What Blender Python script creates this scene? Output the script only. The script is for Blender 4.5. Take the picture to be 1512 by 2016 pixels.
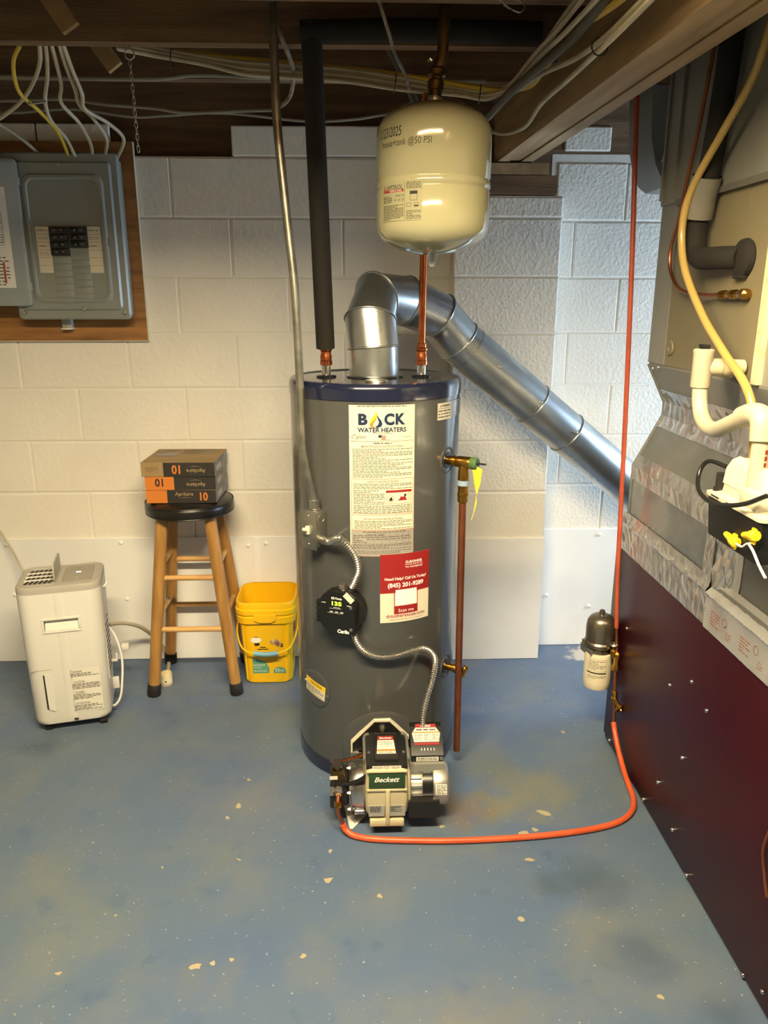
import bpy, bmesh, math, random
from mathutils import Vector, Matrix, Quaternion
for o in list(bpy.data.objects): bpy.data.objects.remove(o)
SC = bpy.context.scene
COL = SC.collection
R = math.radians
random.seed(7)

# ------------------------------------------------------------------ camera
cam_data = bpy.data.cameras.new('camera')
cam_data.sensor_width = 36.0
cam_data.lens = 36.0 * 1480.0 / 2016.0
cam_data.clip_start = 0.02
cam = bpy.data.objects.new('camera', cam_data)
COL.objects.link(cam)
cam.location = (0.0, 0.0, 1.457)
cam.rotation_euler = (R(90 - 15.8), 0.0, R(-2.2))
SC.camera = cam

# ------------------------------------------------------------------ world, light, exposure
world = bpy.data.worlds.new('world')
SC.world = world
world.use_nodes = True
world.node_tree.nodes['Background'].inputs[0].default_value = (0.55, 0.72, 1.0, 1)
world.node_tree.nodes['Background'].inputs[1].default_value = 0.25
SC.view_settings.view_transform = 'Standard'
SC.view_settings.look = 'None'
SC.view_settings.exposure = 0.0
SC.view_settings.gamma = 1.0
SC.view_settings.use_curve_mapping = False
LAMP = 270.0           # emission of the ceiling lamp diffuser
LAMP_COL = (1.0, 0.82, 0.50)
win_l = bpy.data.lights.new('window_right_offscreen', 'AREA')   # daylight entering at the pane of window_1
win_l.shape = 'RECTANGLE'; win_l.size = 0.54; win_l.size_y = 0.36
win_l.energy = 44.0
win_l.color = (0.60, 0.79, 1.0)
win_o = bpy.data.objects.new('window_right_offscreen', win_l); COL.objects.link(win_o)
win_o.location = (2.395, 2.56, 1.08); win_o.rotation_euler = (0, R(90), 0)

# ------------------------------------------------------------------ helpers
def lin(c):
    if isinstance(c, str):
        c = [int(c[i:i + 2], 16) / 255 for i in (0, 2, 4)]
    return tuple((v / 12.92 if v <= 0.04045 else ((v + 0.055) / 1.055) ** 2.4) for v in c) + (1.0,)

MATS = {}
def mat(name, col, rough=0.5, metal=0.0, col2=None, nscale=8.0, ndet=4.0, nlo=0.4, nhi=0.65, bump=0.0, bscale=60.0,
        bdist=0.002, spec=0.5, coat=0.0, stretch=None, emis=0.0, trans=0.0, rough2=None, world=False):
    """procedural principled material; col / col2 hex sRGB mixed by noise"""
    m = bpy.data.materials.new(name); m.use_nodes = True
    nt = m.node_tree; b = nt.nodes['Principled BSDF']
    b.inputs['Base Color'].default_value = lin(col)
    b.inputs['Roughness'].default_value = rough
    b.inputs['Metallic'].default_value = metal
    b.inputs['Specular IOR Level'].default_value = spec
    if coat: b.inputs['Coat Weight'].default_value = coat; b.inputs['Coat Roughness'].default_value = 0.06
    if trans: b.inputs['Transmission Weight'].default_value = trans
    if emis:
        b.inputs['Emission Color'].default_value = lin(col); b.inputs['Emission Strength'].default_value = emis
    vec = nt.nodes.new('ShaderNodeNewGeometry').outputs['Position'] if world else nt.nodes.new('ShaderNodeTexCoord').outputs['Object']
    if stretch:
        mp = nt.nodes.new('ShaderNodeMapping'); mp.inputs['Scale'].default_value = stretch
        nt.links.new(vec, mp.inputs['Vector']); vec = mp.outputs['Vector']
    if col2:
        n = nt.nodes.new('ShaderNodeTexNoise'); n.inputs['Scale'].default_value = nscale; n.inputs['Detail'].default_value = ndet
        nt.links.new(vec, n.inputs['Vector'])
        mr = nt.nodes.new('ShaderNodeMapRange'); mr.inputs[1].default_value = nlo; mr.inputs[2].default_value = nhi
        nt.links.new(n.outputs['Fac'], mr.inputs[0])
        mx = nt.nodes.new('ShaderNodeMix'); mx.data_type = 'RGBA'
        mx.inputs['A'].default_value = lin(col); mx.inputs['B'].default_value = lin(col2)
        nt.links.new(mr.outputs[0], mx.inputs['Factor'])
        nt.links.new(mx.outputs['Result'], b.inputs['Base Color'])
        if rough2 is not None:
            r2 = nt.nodes.new('ShaderNodeMapRange'); r2.inputs[3].default_value = rough; r2.inputs[4].default_value = rough2
            nt.links.new(mr.outputs[0], r2.inputs[0]); nt.links.new(r2.outputs[0], b.inputs['Roughness'])
    if bump:
        n2 = nt.nodes.new('ShaderNodeTexNoise'); n2.inputs['Scale'].default_value = bscale; n2.inputs['Detail'].default_value = 5
        nt.links.new(vec, n2.inputs['Vector'])
        bp = nt.nodes.new('ShaderNodeBump'); bp.inputs['Strength'].default_value = bump; bp.inputs['Distance'].default_value = bdist
        nt.links.new(n2.outputs['Fac'], bp.inputs['Height']); nt.links.new(bp.outputs['Normal'], b.inputs['Normal'])
    MATS[name] = m
    return m

def V(*a): return Vector(a[0] if len(a) == 1 else a)

def smooth_path(pts, n=8, closed=False):
    """Catmull-Rom through the points"""
    P = [Vector(p) for p in pts]
    if len(P) < 3: return P
    out = []
    for i in range(len(P) - 1):
        p0 = P[i - 1] if i > 0 else P[0] * 2 - P[1]
        p1, p2 = P[i], P[i + 1]
        p3 = P[i + 2] if i + 2 < len(P) else P[-1] * 2 - P[-2]
        for k in range(n):
            t = k / n
            out.append(0.5 * ((2 * p1) + (p2 - p0) * t + (2 * p0 - 5 * p1 + 4 * p2 - p3) * t * t + (3 * p1 - p0 - 3 * p2 + p3) * t ** 3))
    out.append(P[-1])
    return out

def frames(P):
    """parallel transport frames along a path"""
    T = []
    for i in range(len(P)):
        a = P[max(i - 1, 0)]; b = P[min(i + 1, len(P) - 1)]
        d = (b - a)
        T.append(d.normalized() if d.length > 1e-9 else Vector((0, 0, 1)))
    n = T[0].orthogonal().normalized()
    fr = []
    for i, t in enumerate(T):
        if i:
            n = n - t * n.dot(t)
            n = n.normalized() if n.length > 1e-6 else t.orthogonal().normalized()
        fr.append((t, n, t.cross(n)))
    return fr

class MB:
    """collects shapes into one mesh"""
    def __init__(s): s.v = []; s.f = []
    def add(s, vs, fs):
        o = len(s.v); s.v += [Vector(x) for x in vs]; s.f += [tuple(i + o for i in f) for f in fs]; return s
    def box(s, lo, hi):
        (a, b, c), (d, e, f) = lo, hi
        return s.add([(a, b, c), (d, b, c), (d, e, c), (a, e, c), (a, b, f), (d, b, f), (d, e, f), (a, e, f)],
                     [(0, 3, 2, 1), (4, 5, 6, 7), (0, 1, 5, 4), (1, 2, 6, 5), (2, 3, 7, 6), (3, 0, 4, 7)])
    def cbox(s, c, size, rot=None, bev=0.0, seg=2):
        """box at centre, optional rotation (Matrix 3x3) and bevel"""
        bm = bmesh.new(); bmesh.ops.create_cube(bm, size=1.0)
        for v in bm.verts: v.co = Vector((v.co.x * size[0], v.co.y * size[1], v.co.z * size[2]))
        if bev: bmesh.ops.bevel(bm, geom=list(bm.edges), offset=bev, segments=seg, affect='EDGES', profile=0.5)
        M = rot or Matrix.Identity(3)
        bm.verts.index_update()
        s.add([M @ v.co + Vector(c) for v in bm.verts], [tuple(v.index for v in f.verts) for f in bm.faces])
        bm.free(); return s
    def tube(s, pts, r, seg=10, caps=True):
        P = [Vector(p) for p in pts]; fr = frames(P)
        rr = r if isinstance(r, (list, tuple)) else [r] * len(P)
        vs = []; fs = []
        for i, p in enumerate(P):
            t, n, b = fr[i]
            for k in range(seg):
                a = 2 * math.pi * k / seg
                vs.append(p + (n * math.cos(a) + b * math.sin(a)) * rr[i])
        for i in range(len(P) - 1):
            for k in range(seg):
                k2 = (k + 1) % seg
                fs.append((i * seg + k, i * seg + k2, (i + 1) * seg + k2, (i + 1) * seg + k))
        if caps:
            fs.append(tuple(range(seg))[::-1]); o = (len(P) - 1) * seg; fs.append(tuple(range(o, o + seg)))
        return s.add(vs, fs)
    def cyl(s, a, b, r, r2=None, seg=20): return s.tube([a, b], [r, r if r2 is None else r2], seg)
    def lathe(s, prof, org=(0, 0, 0), axis=(0, 0, 1), seg=32, cap=True):
        """prof: (radius, height) pairs along the axis"""
        ax = Vector(axis).normalized(); n = ax.orthogonal().normalized(); b = ax.cross(n); o = Vector(org)
        vs = []; fs = []
        for (r, h) in prof:
            for k in range(seg):
                a = 2 * math.pi * k / seg
                vs.append(o + ax * h + (n * math.cos(a) + b * math.sin(a)) * r)
        m = len(prof)
        for i in range(m - 1):
            for k in range(seg):
                k2 = (k + 1) % seg
                fs.append((i * seg + k, i * seg + k2, (i + 1) * seg + k2, (i + 1) * seg + k))
        if cap:
            if prof[0][0] > 1e-6: fs.append(tuple(range(seg))[::-1])
            if prof[-1][0] > 1e-6: fs.append(tuple(range((m - 1) * seg, m * seg)))
        return s.add(vs, fs)
    def prism(s, poly, d, org=(0, 0, 0), ux=(1, 0, 0), uy=(0, 0, 1), un=None):
        """2D polygon extruded by d along un (default ux x uy)"""
        ux = Vector(ux); uy = Vector(uy); un = Vector(un) if un else ux.cross(uy); o = Vector(org)
        n = len(poly)
        vs = [o + ux * x + uy * y for x, y in poly] + [o + ux * x + uy * y + un * d for x, y in poly]
        fs = [tuple(range(n))[::-1], tuple(range(n, 2 * n))] + [(i, (i + 1) % n, n + (i + 1) % n, n + i) for i in range(n)]
        return s.add(vs, fs)
    def loft(s, rings, cap0=True, cap1=True):
        """closed rings of equal length"""
        n = len(rings[0]); vs = [p for r in rings for p in r]; fs = []
        for i in range(len(rings) - 1):
            for k in range(n):
                k2 = (k + 1) % n
                fs.append((i * n + k, i * n + k2, (i + 1) * n + k2, (i + 1) * n + k))
        if cap0: fs.append(tuple(range(n))[::-1])
        if cap1: fs.append(tuple(range((len(rings) - 1) * n, len(rings) * n)))
        return s.add(vs, fs)
    def torus(s, c, axis, r, r2, seg=24, seg2=8):
        ax = Vector(axis).normalized(); n = ax.orthogonal().normalized(); b = ax.cross(n); c = Vector(c)
        vs = []; fs = []
        for i in range(seg):
            a = 2 * math.pi * i / seg; d = n * math.cos(a) + b * math.sin(a)
            for k in range(seg2):
                e = 2 * math.pi * k / seg2
                vs.append(c + d * (r + r2 * math.cos(e)) + ax * r2 * math.sin(e))
        for i in range(seg):
            for k in range(seg2):
                i2 = (i + 1) % seg; k2 = (k + 1) % seg2
                fs.append((i * seg2 + k, i2 * seg2 + k, i2 * seg2 + k2, i * seg2 + k2))
        return s.add(vs, fs)
    def xf(s, M):
        s.v = [M @ v for v in s.v]; return s

def rrect(w, d, r, n=5, cx=0.0, cy=0.0):
    """rounded rectangle outline, counter-clockwise"""
    out = []
    for (sx, sy, a0) in ((1, -1, -90), (1, 1, 0), (-1, 1, 90), (-1, -1, 180)):
        for k in range(n + 1):
            a = R(a0 + 90 * k / n)
            out.append((cx + sx * (w / 2 - r) + r * math.cos(a), cy + sy * (d / 2 - r) + r * math.sin(a)))
    return out

BASE = {}     # objects authored in world coordinates: offset of the thing's base
def obj(name, mb, m, parent=None, smooth=35, world=None, kind=None):
    me = bpy.data.meshes.new(name)
    off = BASE.get(parent.name, Vector()) if parent else Vector()
    me.from_pydata([v - off for v in mb.v], [], mb.f)
    bm = bmesh.new(); bm.from_mesh(me); bmesh.ops.recalc_face_normals(bm, faces=list(bm.faces)); bm.to_mesh(me); bm.free()
    if smooth:
        me.polygons.foreach_set('use_smooth', [True] * len(me.polygons)); me.set_sharp_from_angle(angle=R(smooth))
    me.materials.append(MATS[m] if isinstance(m, str) else m)
    o = bpy.data.objects.new(name, me); COL.objects.link(o)
    if parent:
        o.parent = parent; BASE[o.name] = off
    if kind: o['kind'] = kind
    return o

def thing(name, label, cat, loc=(0, 0, 0), rotz=0.0, group=None, world=False):
    """an Empty at the base of a thing; world=True: its parts are written in room coordinates"""
    o = bpy.data.objects.new(name, None); COL.objects.link(o); o.empty_display_size = 0.05
    o.location = loc; o.rotation_euler = (0, 0, rotz)
    o['label'] = label; o['category'] = cat
    if group: o['group'] = group
    BASE[o.name] = Vector(loc) if world else Vector()
    return o

def tag(o, label, cat, group=None):
    o['label'] = label; o['category'] = cat
    if group: o['group'] = group
    return o

def struct(name, mb, m, smooth=0):
    o = obj(name, mb, m, None, smooth); o['kind'] = 'structure'; return o

# --- flat print: lettering and label artwork as thin geometry on a surface
_tc = {}
def text2d(s, shear=0.0, bold=0.0):
    key = (s, shear, bold)
    if key in _tc: return _tc[key]
    cu = bpy.data.curves.new('t', 'FONT'); cu.body = s; cu.shear = shear; cu.offset = bold; cu.resolution_u = 3
    ob = bpy.data.objects.new('t', cu); COL.objects.link(ob)
    dg = bpy.context.evaluated_depsgraph_get(); me = ob.evaluated_get(dg).to_mesh()
    vs = [(v.co.x, v.co.y) for v in me.vertices]; fs = [tuple(p.vertices) for p in me.polygons]
    ob.evaluated_get(dg).to_mesh_clear()
    bpy.data.objects.remove(ob); bpy.data.curves.remove(cu)
    _tc[key] = (vs, fs); return vs, fs

class Surf:
    """maps label coordinates (u right, v up) to a surface with outward offset"""
    def __init__(s, fn): s.fn = fn
    def text(s, mb, txt, u, v, h=None, w=None, off=0.0012, shear=0.0, bold=0.0, rot=0.0, hh=None):
        vs, fs = text2d(txt, shear, bold)
        x0 = min(p[0] for p in vs); x1 = max(p[0] for p in vs); y0 = min(p[1] for p in vs); y1 = max(p[1] for p in vs)
        sc = (w / (x1 - x0)) if w else h / (y1 - y0)
        sy = (hh / (y1 - y0)) if hh else sc
        ca, sa = math.cos(rot), math.sin(rot)
        pts = []
        for x, y in vs:
            a = (x - (x0 + x1) / 2) * sc; b = (y - (y0 + y1) / 2) * sy
            pts.append(s.fn(u + a * ca - b * sa, v + a * sa + b * ca, off))
        mb.add(pts, fs)
    def poly(s, mb, pts, off=0.0012):
        mb.add([s.fn(u, v, off) for u, v in pts], [tuple(range(len(pts)))])
    def rect(s, mb, u0, v0, u1, v1, off=0.0006, n=1):
        vs = []; fs = []
        for i in range(n + 1):
            u = u0 + (u1 - u0) * i / n; vs += [s.fn(u, v0, off), s.fn(u, v1, off)]
        for i in range(n): fs.append((2 * i, 2 * i + 2, 2 * i + 3, 2 * i + 1))
        mb.add(vs, fs)
    def frame(s, mb, u0, v0, u1, v1, t, off=0.001, n=6):
        s.rect(mb, u0, v0, u1, v0 + t, off, n); s.rect(mb, u0, v1 - t, u1, v1, off, n)
        s.rect(mb, u0, v0, u0 + t, v1, off); s.rect(mb, u1 - t, v0, u1, v1, off)
    def lines(s, mb, u0, v0, u1, v1, rows, fill=0.5, off=0.001, seed=1):
        """rows of word-like dashes: print too small to read"""
        rnd = random.Random(seed); dv = (v1 - v0) / rows
        for r in range(rows):
            v = v1 - (r + 0.5) * dv; u = u0; end = u1 if rnd.random() < 0.7 else u0 + (u1 - u0) * rnd.uniform(0.4, 0.9)
            while u < end:
                w = rnd.uniform(0.9, 3.2) * dv
                w = min(w, end - u)
                s.rect(mb, u, v - dv * fill / 2, u + w, v + dv * fill / 2, off)
                u += w + dv * 0.45

def flat(org, ux, uy):
    o = Vector(org); ux = Vector(ux).normalized(); uy = Vector(uy).normalized(); n = ux.cross(uy)
    return Surf(lambda u, v, off: o + ux * u + uy * v + n * off)

def cylsurf(cx, cy, r, phi0, z0):
    """phi measured from -Y towards +X (degrees)"""
    return Surf(lambda u, v, off: Vector((cx + (r + off) * math.sin(R(phi0) + u / r), cy - (r + off) * math.cos(R(phi0) + u / r), z0 + v)))
def rotz(a): return Matrix.Rotation(a, 3, 'Z')
# ------------------------------------------------------------------ materials
mat('wall_paint', 'ECE7DD', 0.55, col2='E3DDD2', nscale=3, nlo=.35, nhi=.8, bump=0.45, bscale=55, bdist=0.004, spec=.35, world=True)
mat('wall_rough', 'ECE7DD', 0.6, col2='E3DDD2', nscale=4, nlo=.4, nhi=.8, bump=0.6, bscale=85, bdist=0.005, spec=.3, world=True)
mat('mortar_paint', 'E7E2D8', 0.6, bump=0.4, bscale=70, bdist=0.003, world=True)
mat('panel_white', 'EEEEEE', 0.38, col2='DEDCDA', nscale=2.5, nlo=.45, nhi=.8, bump=0.15, bscale=6, bdist=0.01)
mat('joist_wood', '7C6146', 0.75, col2='5F4832', nscale=5, bump=0.4, bscale=40, bdist=0.003, stretch=(0.5, 6, 6))
mat('joist_pale', 'A98A60', 0.7, col2='8C6E48', nscale=5, bump=0.3, bscale=40, stretch=(2, 2, 2))
mat('girder_wood', 'AA8E68', 0.7, col2='80684A', nscale=3.0, nlo=.35, nhi=.7, bump=0.4, bscale=50, bdist=0.003, stretch=(6, 0.6, 6))
mat('plywood', 'A8763F', 0.55, col2='7E5427', nscale=4, nlo=.35, nhi=.7, bump=0.2, bscale=80, stretch=(1.2, 4, 9))
mat('ply_edge', 'C9BDA2', 0.7)
mat('panel_grey', '8E9390', 0.34, col2='848984', nscale=3, metal=0.0, spec=.5)
mat('black_plastic', '131313', 0.4, bump=0.1, bscale=300, bdist=0.0005)
mat('black_satin', '1B1A19', 0.3)
mat('dark_plastic', '242221', 0.35)
mat('paper_cream', 'D8D0BC', 0.6)
mat('paper_white', 'DEDACF', 0.55)
mat('paper_gloss', 'DCD8CC', 0.3)
mat('ink_black', '1D1C1A', 0.6)
mat('ink_grey', '57534C', 0.6)
mat('ink_red', '8E1D1E', 0.5)
mat('ink_brown', '9C4A35', 0.5)
mat('ink_navy', '1E2C4A', 0.4)
mat('ink_orange', 'E07A1A', 0.5)
mat('ink_yellow', 'F4C81E', 0.5)
mat('ink_white', 'F4F0EA', 0.5)
mat('silver_print', 'B9B4AC', 0.35, metal=.4)
mat('galv', 'C4C8CA', 0.27, metal=0.92, col2='A4AAAE', nscale=9, ndet=6, nlo=.35, nhi=.65, rough2=0.38, bump=0.04, bscale=25, bdist=0.002)
mat('galv_old', 'A2A4A0', 0.42, metal=0.7, col2='8A8B83', nscale=5, nlo=.35, nhi=.7, bump=0.08, bscale=12, bdist=0.004)
mat('galv_grey', '98978F', 0.5, metal=0.25, col2='85847C', nscale=3, nlo=.35, nhi=.75)
mat('foil', 'DEDDDC', 0.25, metal=0.85, col2='BEB5B3', nscale=14, nlo=.45, nhi=.75, bump=0.15, bscale=55, bdist=0.004)
mat('foil_smooth', 'D2D2D1', 0.36, metal=0.55, col2='B6AFAE', nscale=10, nlo=.5, nhi=.8, bump=0.15, bscale=30, bdist=0.003)
mat('burgundy', '360D17', 0.36, col2='320E16', nscale=2, nlo=.3, nhi=.8, spec=.25, bump=0.04, bscale=3, bdist=0.01)
mat('coil_beige', '7E755C', 0.5, col2='726950', nscale=3, nlo=.4, nhi=.8)
mat('chrome', 'D8D6D2', 0.16, metal=1.0)
mat('zinc', 'B9B6AF', 0.32, metal=0.95)
mat('alu', 'C9C8C4', 0.26, metal=1.0, bump=0.1, bscale=40, bdist=0.002)
mat('alu_cast', 'BDBAB2', 0.4, metal=0.85)
mat('brass', 'C79A45', 0.28, metal=1.0, col2='9E7430', nscale=30, nlo=.4, nhi=.7)
mat('copper', 'C9744A', 0.25, metal=1.0, col2='A4582F', nscale=20, nlo=.45, nhi=.75)
mat('copper_dull', 'A8684A', 0.4, metal=0.85, col2='8C5238', nscale=14, nlo=.4, nhi=.7)
mat('bronze_dark', '6B5636', 0.4, metal=0.85, col2='463823', nscale=12)
mat('jacket_grey', '464747', 0.25, col2='4A4B4A', nscale=2, coat=0.4, spec=.5)
mat('top_black', '17181D', 0.10, coat=0.7, col2='202128', nscale=8)
mat('band_navy', '1B2038', 0.18, coat=0.6)
mat('foam_black', '1E1B18', 0.85, bump=0.3, bscale=120, bdist=0.001)
mat('conduit_steel', 'A9A89F', 0.33, metal=0.9, col2='8A897F', nscale=20)
mat('steel_box', '9B9A92', 0.36, metal=0.85, col2='85847B', nscale=14)
mat('tank_cream', 'AAA685', 0.12, coat=0.6, spec=.5)
mat('hose_orange', 'D25C34', 0.38, col2='C6522C', nscale=15)
mat('hose_red', 'B8563E', 0.4, col2='A84A34', nscale=12)
mat('cable_white', 'BDB39B', 0.5, col2='A79D84', nscale=8)
mat('cable_grey', '88806F', 0.5)
mat('cable_yellow', 'C7A838', 0.45)
mat('cable_dirty', '8D8471', 0.7, col2='5E5646', nscale=30, bump=.4, bscale=80)
mat('dehum_white', 'D6D4CE', 0.42)
mat('dehum_grey', 'A6A29A', 0.45)
mat('dehum_panel', '8F8A80', 0.4)
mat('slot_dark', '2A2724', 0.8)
mat('stool_wood', 'B28548', 0.42, col2='936830', nscale=5, nlo=.35, nhi=.7, bump=0.1, bscale=60, stretch=(7, 7, 0.9), coat=.15)
mat('rung_wood', 'CFA468', 0.42, col2='B78A4E', nscale=6, stretch=(1, 6, 6), coat=.15)
mat('vinyl_black', '1A1715', 0.32, bump=0.15, bscale=140, bdist=0.0008)
mat('rubber', '171513', 0.7)
mat('box_kraft', '9C835C', 0.7, col2='8D7550', nscale=6)
mat('box_orange', 'C9762B', 0.6)
mat('box_black', '2B2826', 0.55)
mat('box_side', '8E8A84', 0.6, col2='77736E', nscale=18, nlo=.45, nhi=.55)
mat('bucket_yellow', 'F0BE12', 0.35, spec=.45)
mat('grip_blue', '6FA3B8', 0.5)
mat('print_green', '5E9C84', 0.5)
mat('print_brown', '8B5A3C', 0.6, col2='D9C1A0', nscale=60)
mat('burner_cream', 'C6BA98', 0.36)
mat('sign_green', '2B4526', 0.4)
mat('led_green', 'B8F03A', 0.4, emis=2.2)
mat('led_white', 'FFFFFF', 0.4, emis=1.5)
mat('pvc', 'C2BBA4', 0.38, col2='C2B794', nscale=10)
mat('pvc_old', 'DCCFA8', 0.45, col2='B8A67C', nscale=25, nlo=.5, nhi=.75)
mat('vinyl_tube', 'C9AA62', 0.25, spec=.6, trans=0.25)
mat('pump_cream', 'C4BDA8', 0.4)
mat('nut_yellow', 'EBCB1F', 0.4)
mat('tape_blue', '8FA6C0', 0.5)
mat('tag_yellow', 'D8C63A', 0.5)
mat('lever_green', '4C6B3C', 0.5)
mat('filter_cream', 'DFD6BA', 0.35)
mat('filter_steel', '8C8474', 0.28, metal=0.85)
mat('duct_dark', '6F6D68', 0.5, metal=0.2)
mat('tape_clear', '7C786E', 0.2, spec=.7)
mat('chip', 'A59B80', 0.8)
mat('breaker', '191817', 0.45)
mat('jacket_matte', '464747', 0.6)
mat('pipe_dark', '4E483E', 0.6)
mat('wall_plain', 'C6C1B7', 0.7, bump=.3, bscale=60, bdist=.004)
# ------------------------------------------------------------------ room shell
YL, YP, YR = 2.918, 2.862, 2.985          # front faces: left wall, pilaster, recessed wall on the right
XA, XB = 0.362, 0.755                      # pilaster edges
XL, XR, YB = -2.7, 2.40, -2.6
ZJ = 2.09                                  # underside of the joists

def floor_material():
    m = bpy.data.materials.new('floor_paint'); m.use_nodes = True; nt = m.node_tree; N = nt.nodes.new; L = nt.links.new
    b = nt.nodes['Principled BSDF']; tc = N('ShaderNodeTexCoord')
    def noise(sc, det=4, lo=.4, hi=.6, dist=0.0):
        n = N('ShaderNodeTexNoise'); n.inputs['Scale'].default_value = sc; n.inputs['Detail'].default_value = det; n.inputs['Distortion'].default_value = dist
        L(tc.outputs['Object'], n.inputs['Vector'])
        r = N('ShaderNodeMapRange'); r.inputs[1].default_value = lo; r.inputs[2].default_value = hi; L(n.outputs['Fac'], r.inputs[0]); return r.outputs[0]
    def mix(fac, a, col, amt=1.0):
        if amt != 1.0:
            k = N('ShaderNodeMath'); k.operation = 'MULTIPLY'; k.inputs[1].default_value = amt; L(fac, k.inputs[0]); fac = k.outputs[0]
        x = N('ShaderNodeMix'); x.data_type = 'RGBA'; L(fac, x.inputs['Factor'])
        if isinstance(a, tuple): x.inputs['A'].default_value = a
        else: L(a, x.inputs['A'])
        x.inputs['B'].default_value = lin(col); return x.outputs['Result']
    def blob(x, y, rx, ry, soft=0.5):
        mp = N('ShaderNodeMapping'); mp.inputs['Location'].default_value = (-x / rx, -y / ry, 0); mp.inputs['Scale'].default_value = (1 / rx, 1 / ry, 0)
        n = N('ShaderNodeTexNoise'); n.inputs['Scale'].default_value = 14; n.inputs['Detail'].default_value = 5; L(tc.outputs['Object'], n.inputs['Vector'])
        L(tc.outputs['Object'], mp.inputs['Vector'])
        ln = N('ShaderNodeVectorMath'); ln.operation = 'LENGTH'; L(mp.outputs[0], ln.inputs[0])
        ad = N('ShaderNodeMath'); ad.operation = 'MULTIPLY_ADD'; ad.inputs[1].default_value = 1.6; L(n.outputs['Fac'], ad.inputs[0]); L(ln.outputs['Value'], ad.inputs[2])
        r = N('ShaderNodeMapRange'); r.inputs[1].default_value = 1.55 + soft; r.inputs[2].default_value = 1.55 - soft; L(ad.outputs[0], r.inputs[0]); return r.outputs[0]
    c = mix(noise(1.6, 5, .35, .68), lin('4F6386'), '5E6D7C')
    c = mix(noise(5, 6, .5, .75), c, '6E7478', .6)
    c = mix(noise(2.3, 6, .56, .74, .6), c, '767870', .5)
    c = mix(noise(11, 5, .6, .72), c, '41597A', .5)
    for (x, y, rx, ry, col, amt) in ((.55, 1.97, .15, .12, '78775A', .6), (.43, 1.90, .11, .08, '7F7B58', .5), (.30, 1.90, .10, .09, '74603F', .6),
                                     (.42, 2.10, .10, .10, '6B6B52', .5), (-1.08, 2.275, .09, .06, '46566A', .8), (.60, 1.60, .10, .09, '44535F', .6), (.49, 1.59, .05, .05, '44535F', .6),
                                     (.64, 1.37, .09, .08, '45556A', .6), (.77, 1.22, .05, .05, '45556A', .6), (.25, 1.22, .2, .1, '7E7A6A', .4), (-.35, 1.95, .2, .15, '77797A', .3)):
        c = mix(blob(x, y, rx, ry), c, col, amt)
    c = mix(blob(.99, 2.885, .13, .08, .12), c, 'B9AFA3', 1.0)
    c = mix(noise(95, 2, .70, .73), c, 'B9BBB2', .55)
    L(c, b.inputs['Base Color'])
    rr = N('ShaderNodeMapRange'); rr.inputs[3].default_value = .38; rr.inputs[4].default_value = .58; L(noise(6, 5, .3, .7), rr.inputs[0]); L(rr.outputs[0], b.inputs['Roughness'])
    b.inputs['Specular IOR Level'].default_value = .4
    n2 = N('ShaderNodeTexNoise'); n2.inputs['Scale'].default_value = 30; n2.inputs['Detail'].default_value = 6; L(tc.outputs['Object'], n2.inputs['Vector'])
    bp = N('ShaderNodeBump'); bp.inputs['Strength'].default_value = .25; bp.inputs['Distance'].default_value = .003; L(n2.outputs['Fac'], bp.inputs['Height']); L(bp.outputs[0], b.inputs['Normal'])
    return m
MATS['floor_paint'] = floor_material()
floor = struct('floor', MB().box((XL, YB, -0.1), (XR, 3.2, 0)), 'floor_paint')

# bare flakes where the floor paint has chipped off
rnd = random.Random(3)
def flake(mb, x, y, r, el=1.0):
    n = 9; a0 = rnd.uniform(0, 6.28); ca, sa = math.cos(a0), math.sin(a0); pts = []
    for k in range(n):
        a = 2 * math.pi * k / n; q = r * rnd.uniform(.55, 1.15); u, v = q * math.cos(a) * el, q * math.sin(a)
        pts.append((x + u * ca - v * sa, y + (u * sa + v * ca), 0.0007))
    mb.add(pts, [tuple(range(n))])
mb = MB()
for (x, y, r) in ((-.082, 1.628, .016), (.05, 1.568, .010), (.462, 1.781, .018), (.459, 1.681, .012), (.391, 1.482, .010), (.648, 1.259, .010), (-.375, 1.376, .014),
                  (-.339, 1.383, .010), (-.297, 1.391, .008), (-.133, 1.395, .009), (-.679, 1.369, .008), (-.36, 1.937, .014), (-.385, 1.885, .010), (-.526, 1.691, .006),
                  (.543, 1.872, .020), (.715, 2.293, .012), (-.081, 1.735, .008), (-.327, 1.713, .005), (-.601, 1.532, .005), (.237, 1.824, .010), (-.347, 2.065, .009), (.50, 1.80, .012)):
    flake(mb, x, y, r * .72, rnd.uniform(1, 1.7))
for i in range(110):
    flake(mb, rnd.uniform(-1.2, .8), rnd.uniform(1.15, 2.7), rnd.uniform(.0008, .0022), rnd.uniform(1, 2.2))
obj('paint_chips', mb, 'chip', floor, 0, kind='stuff')

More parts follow.
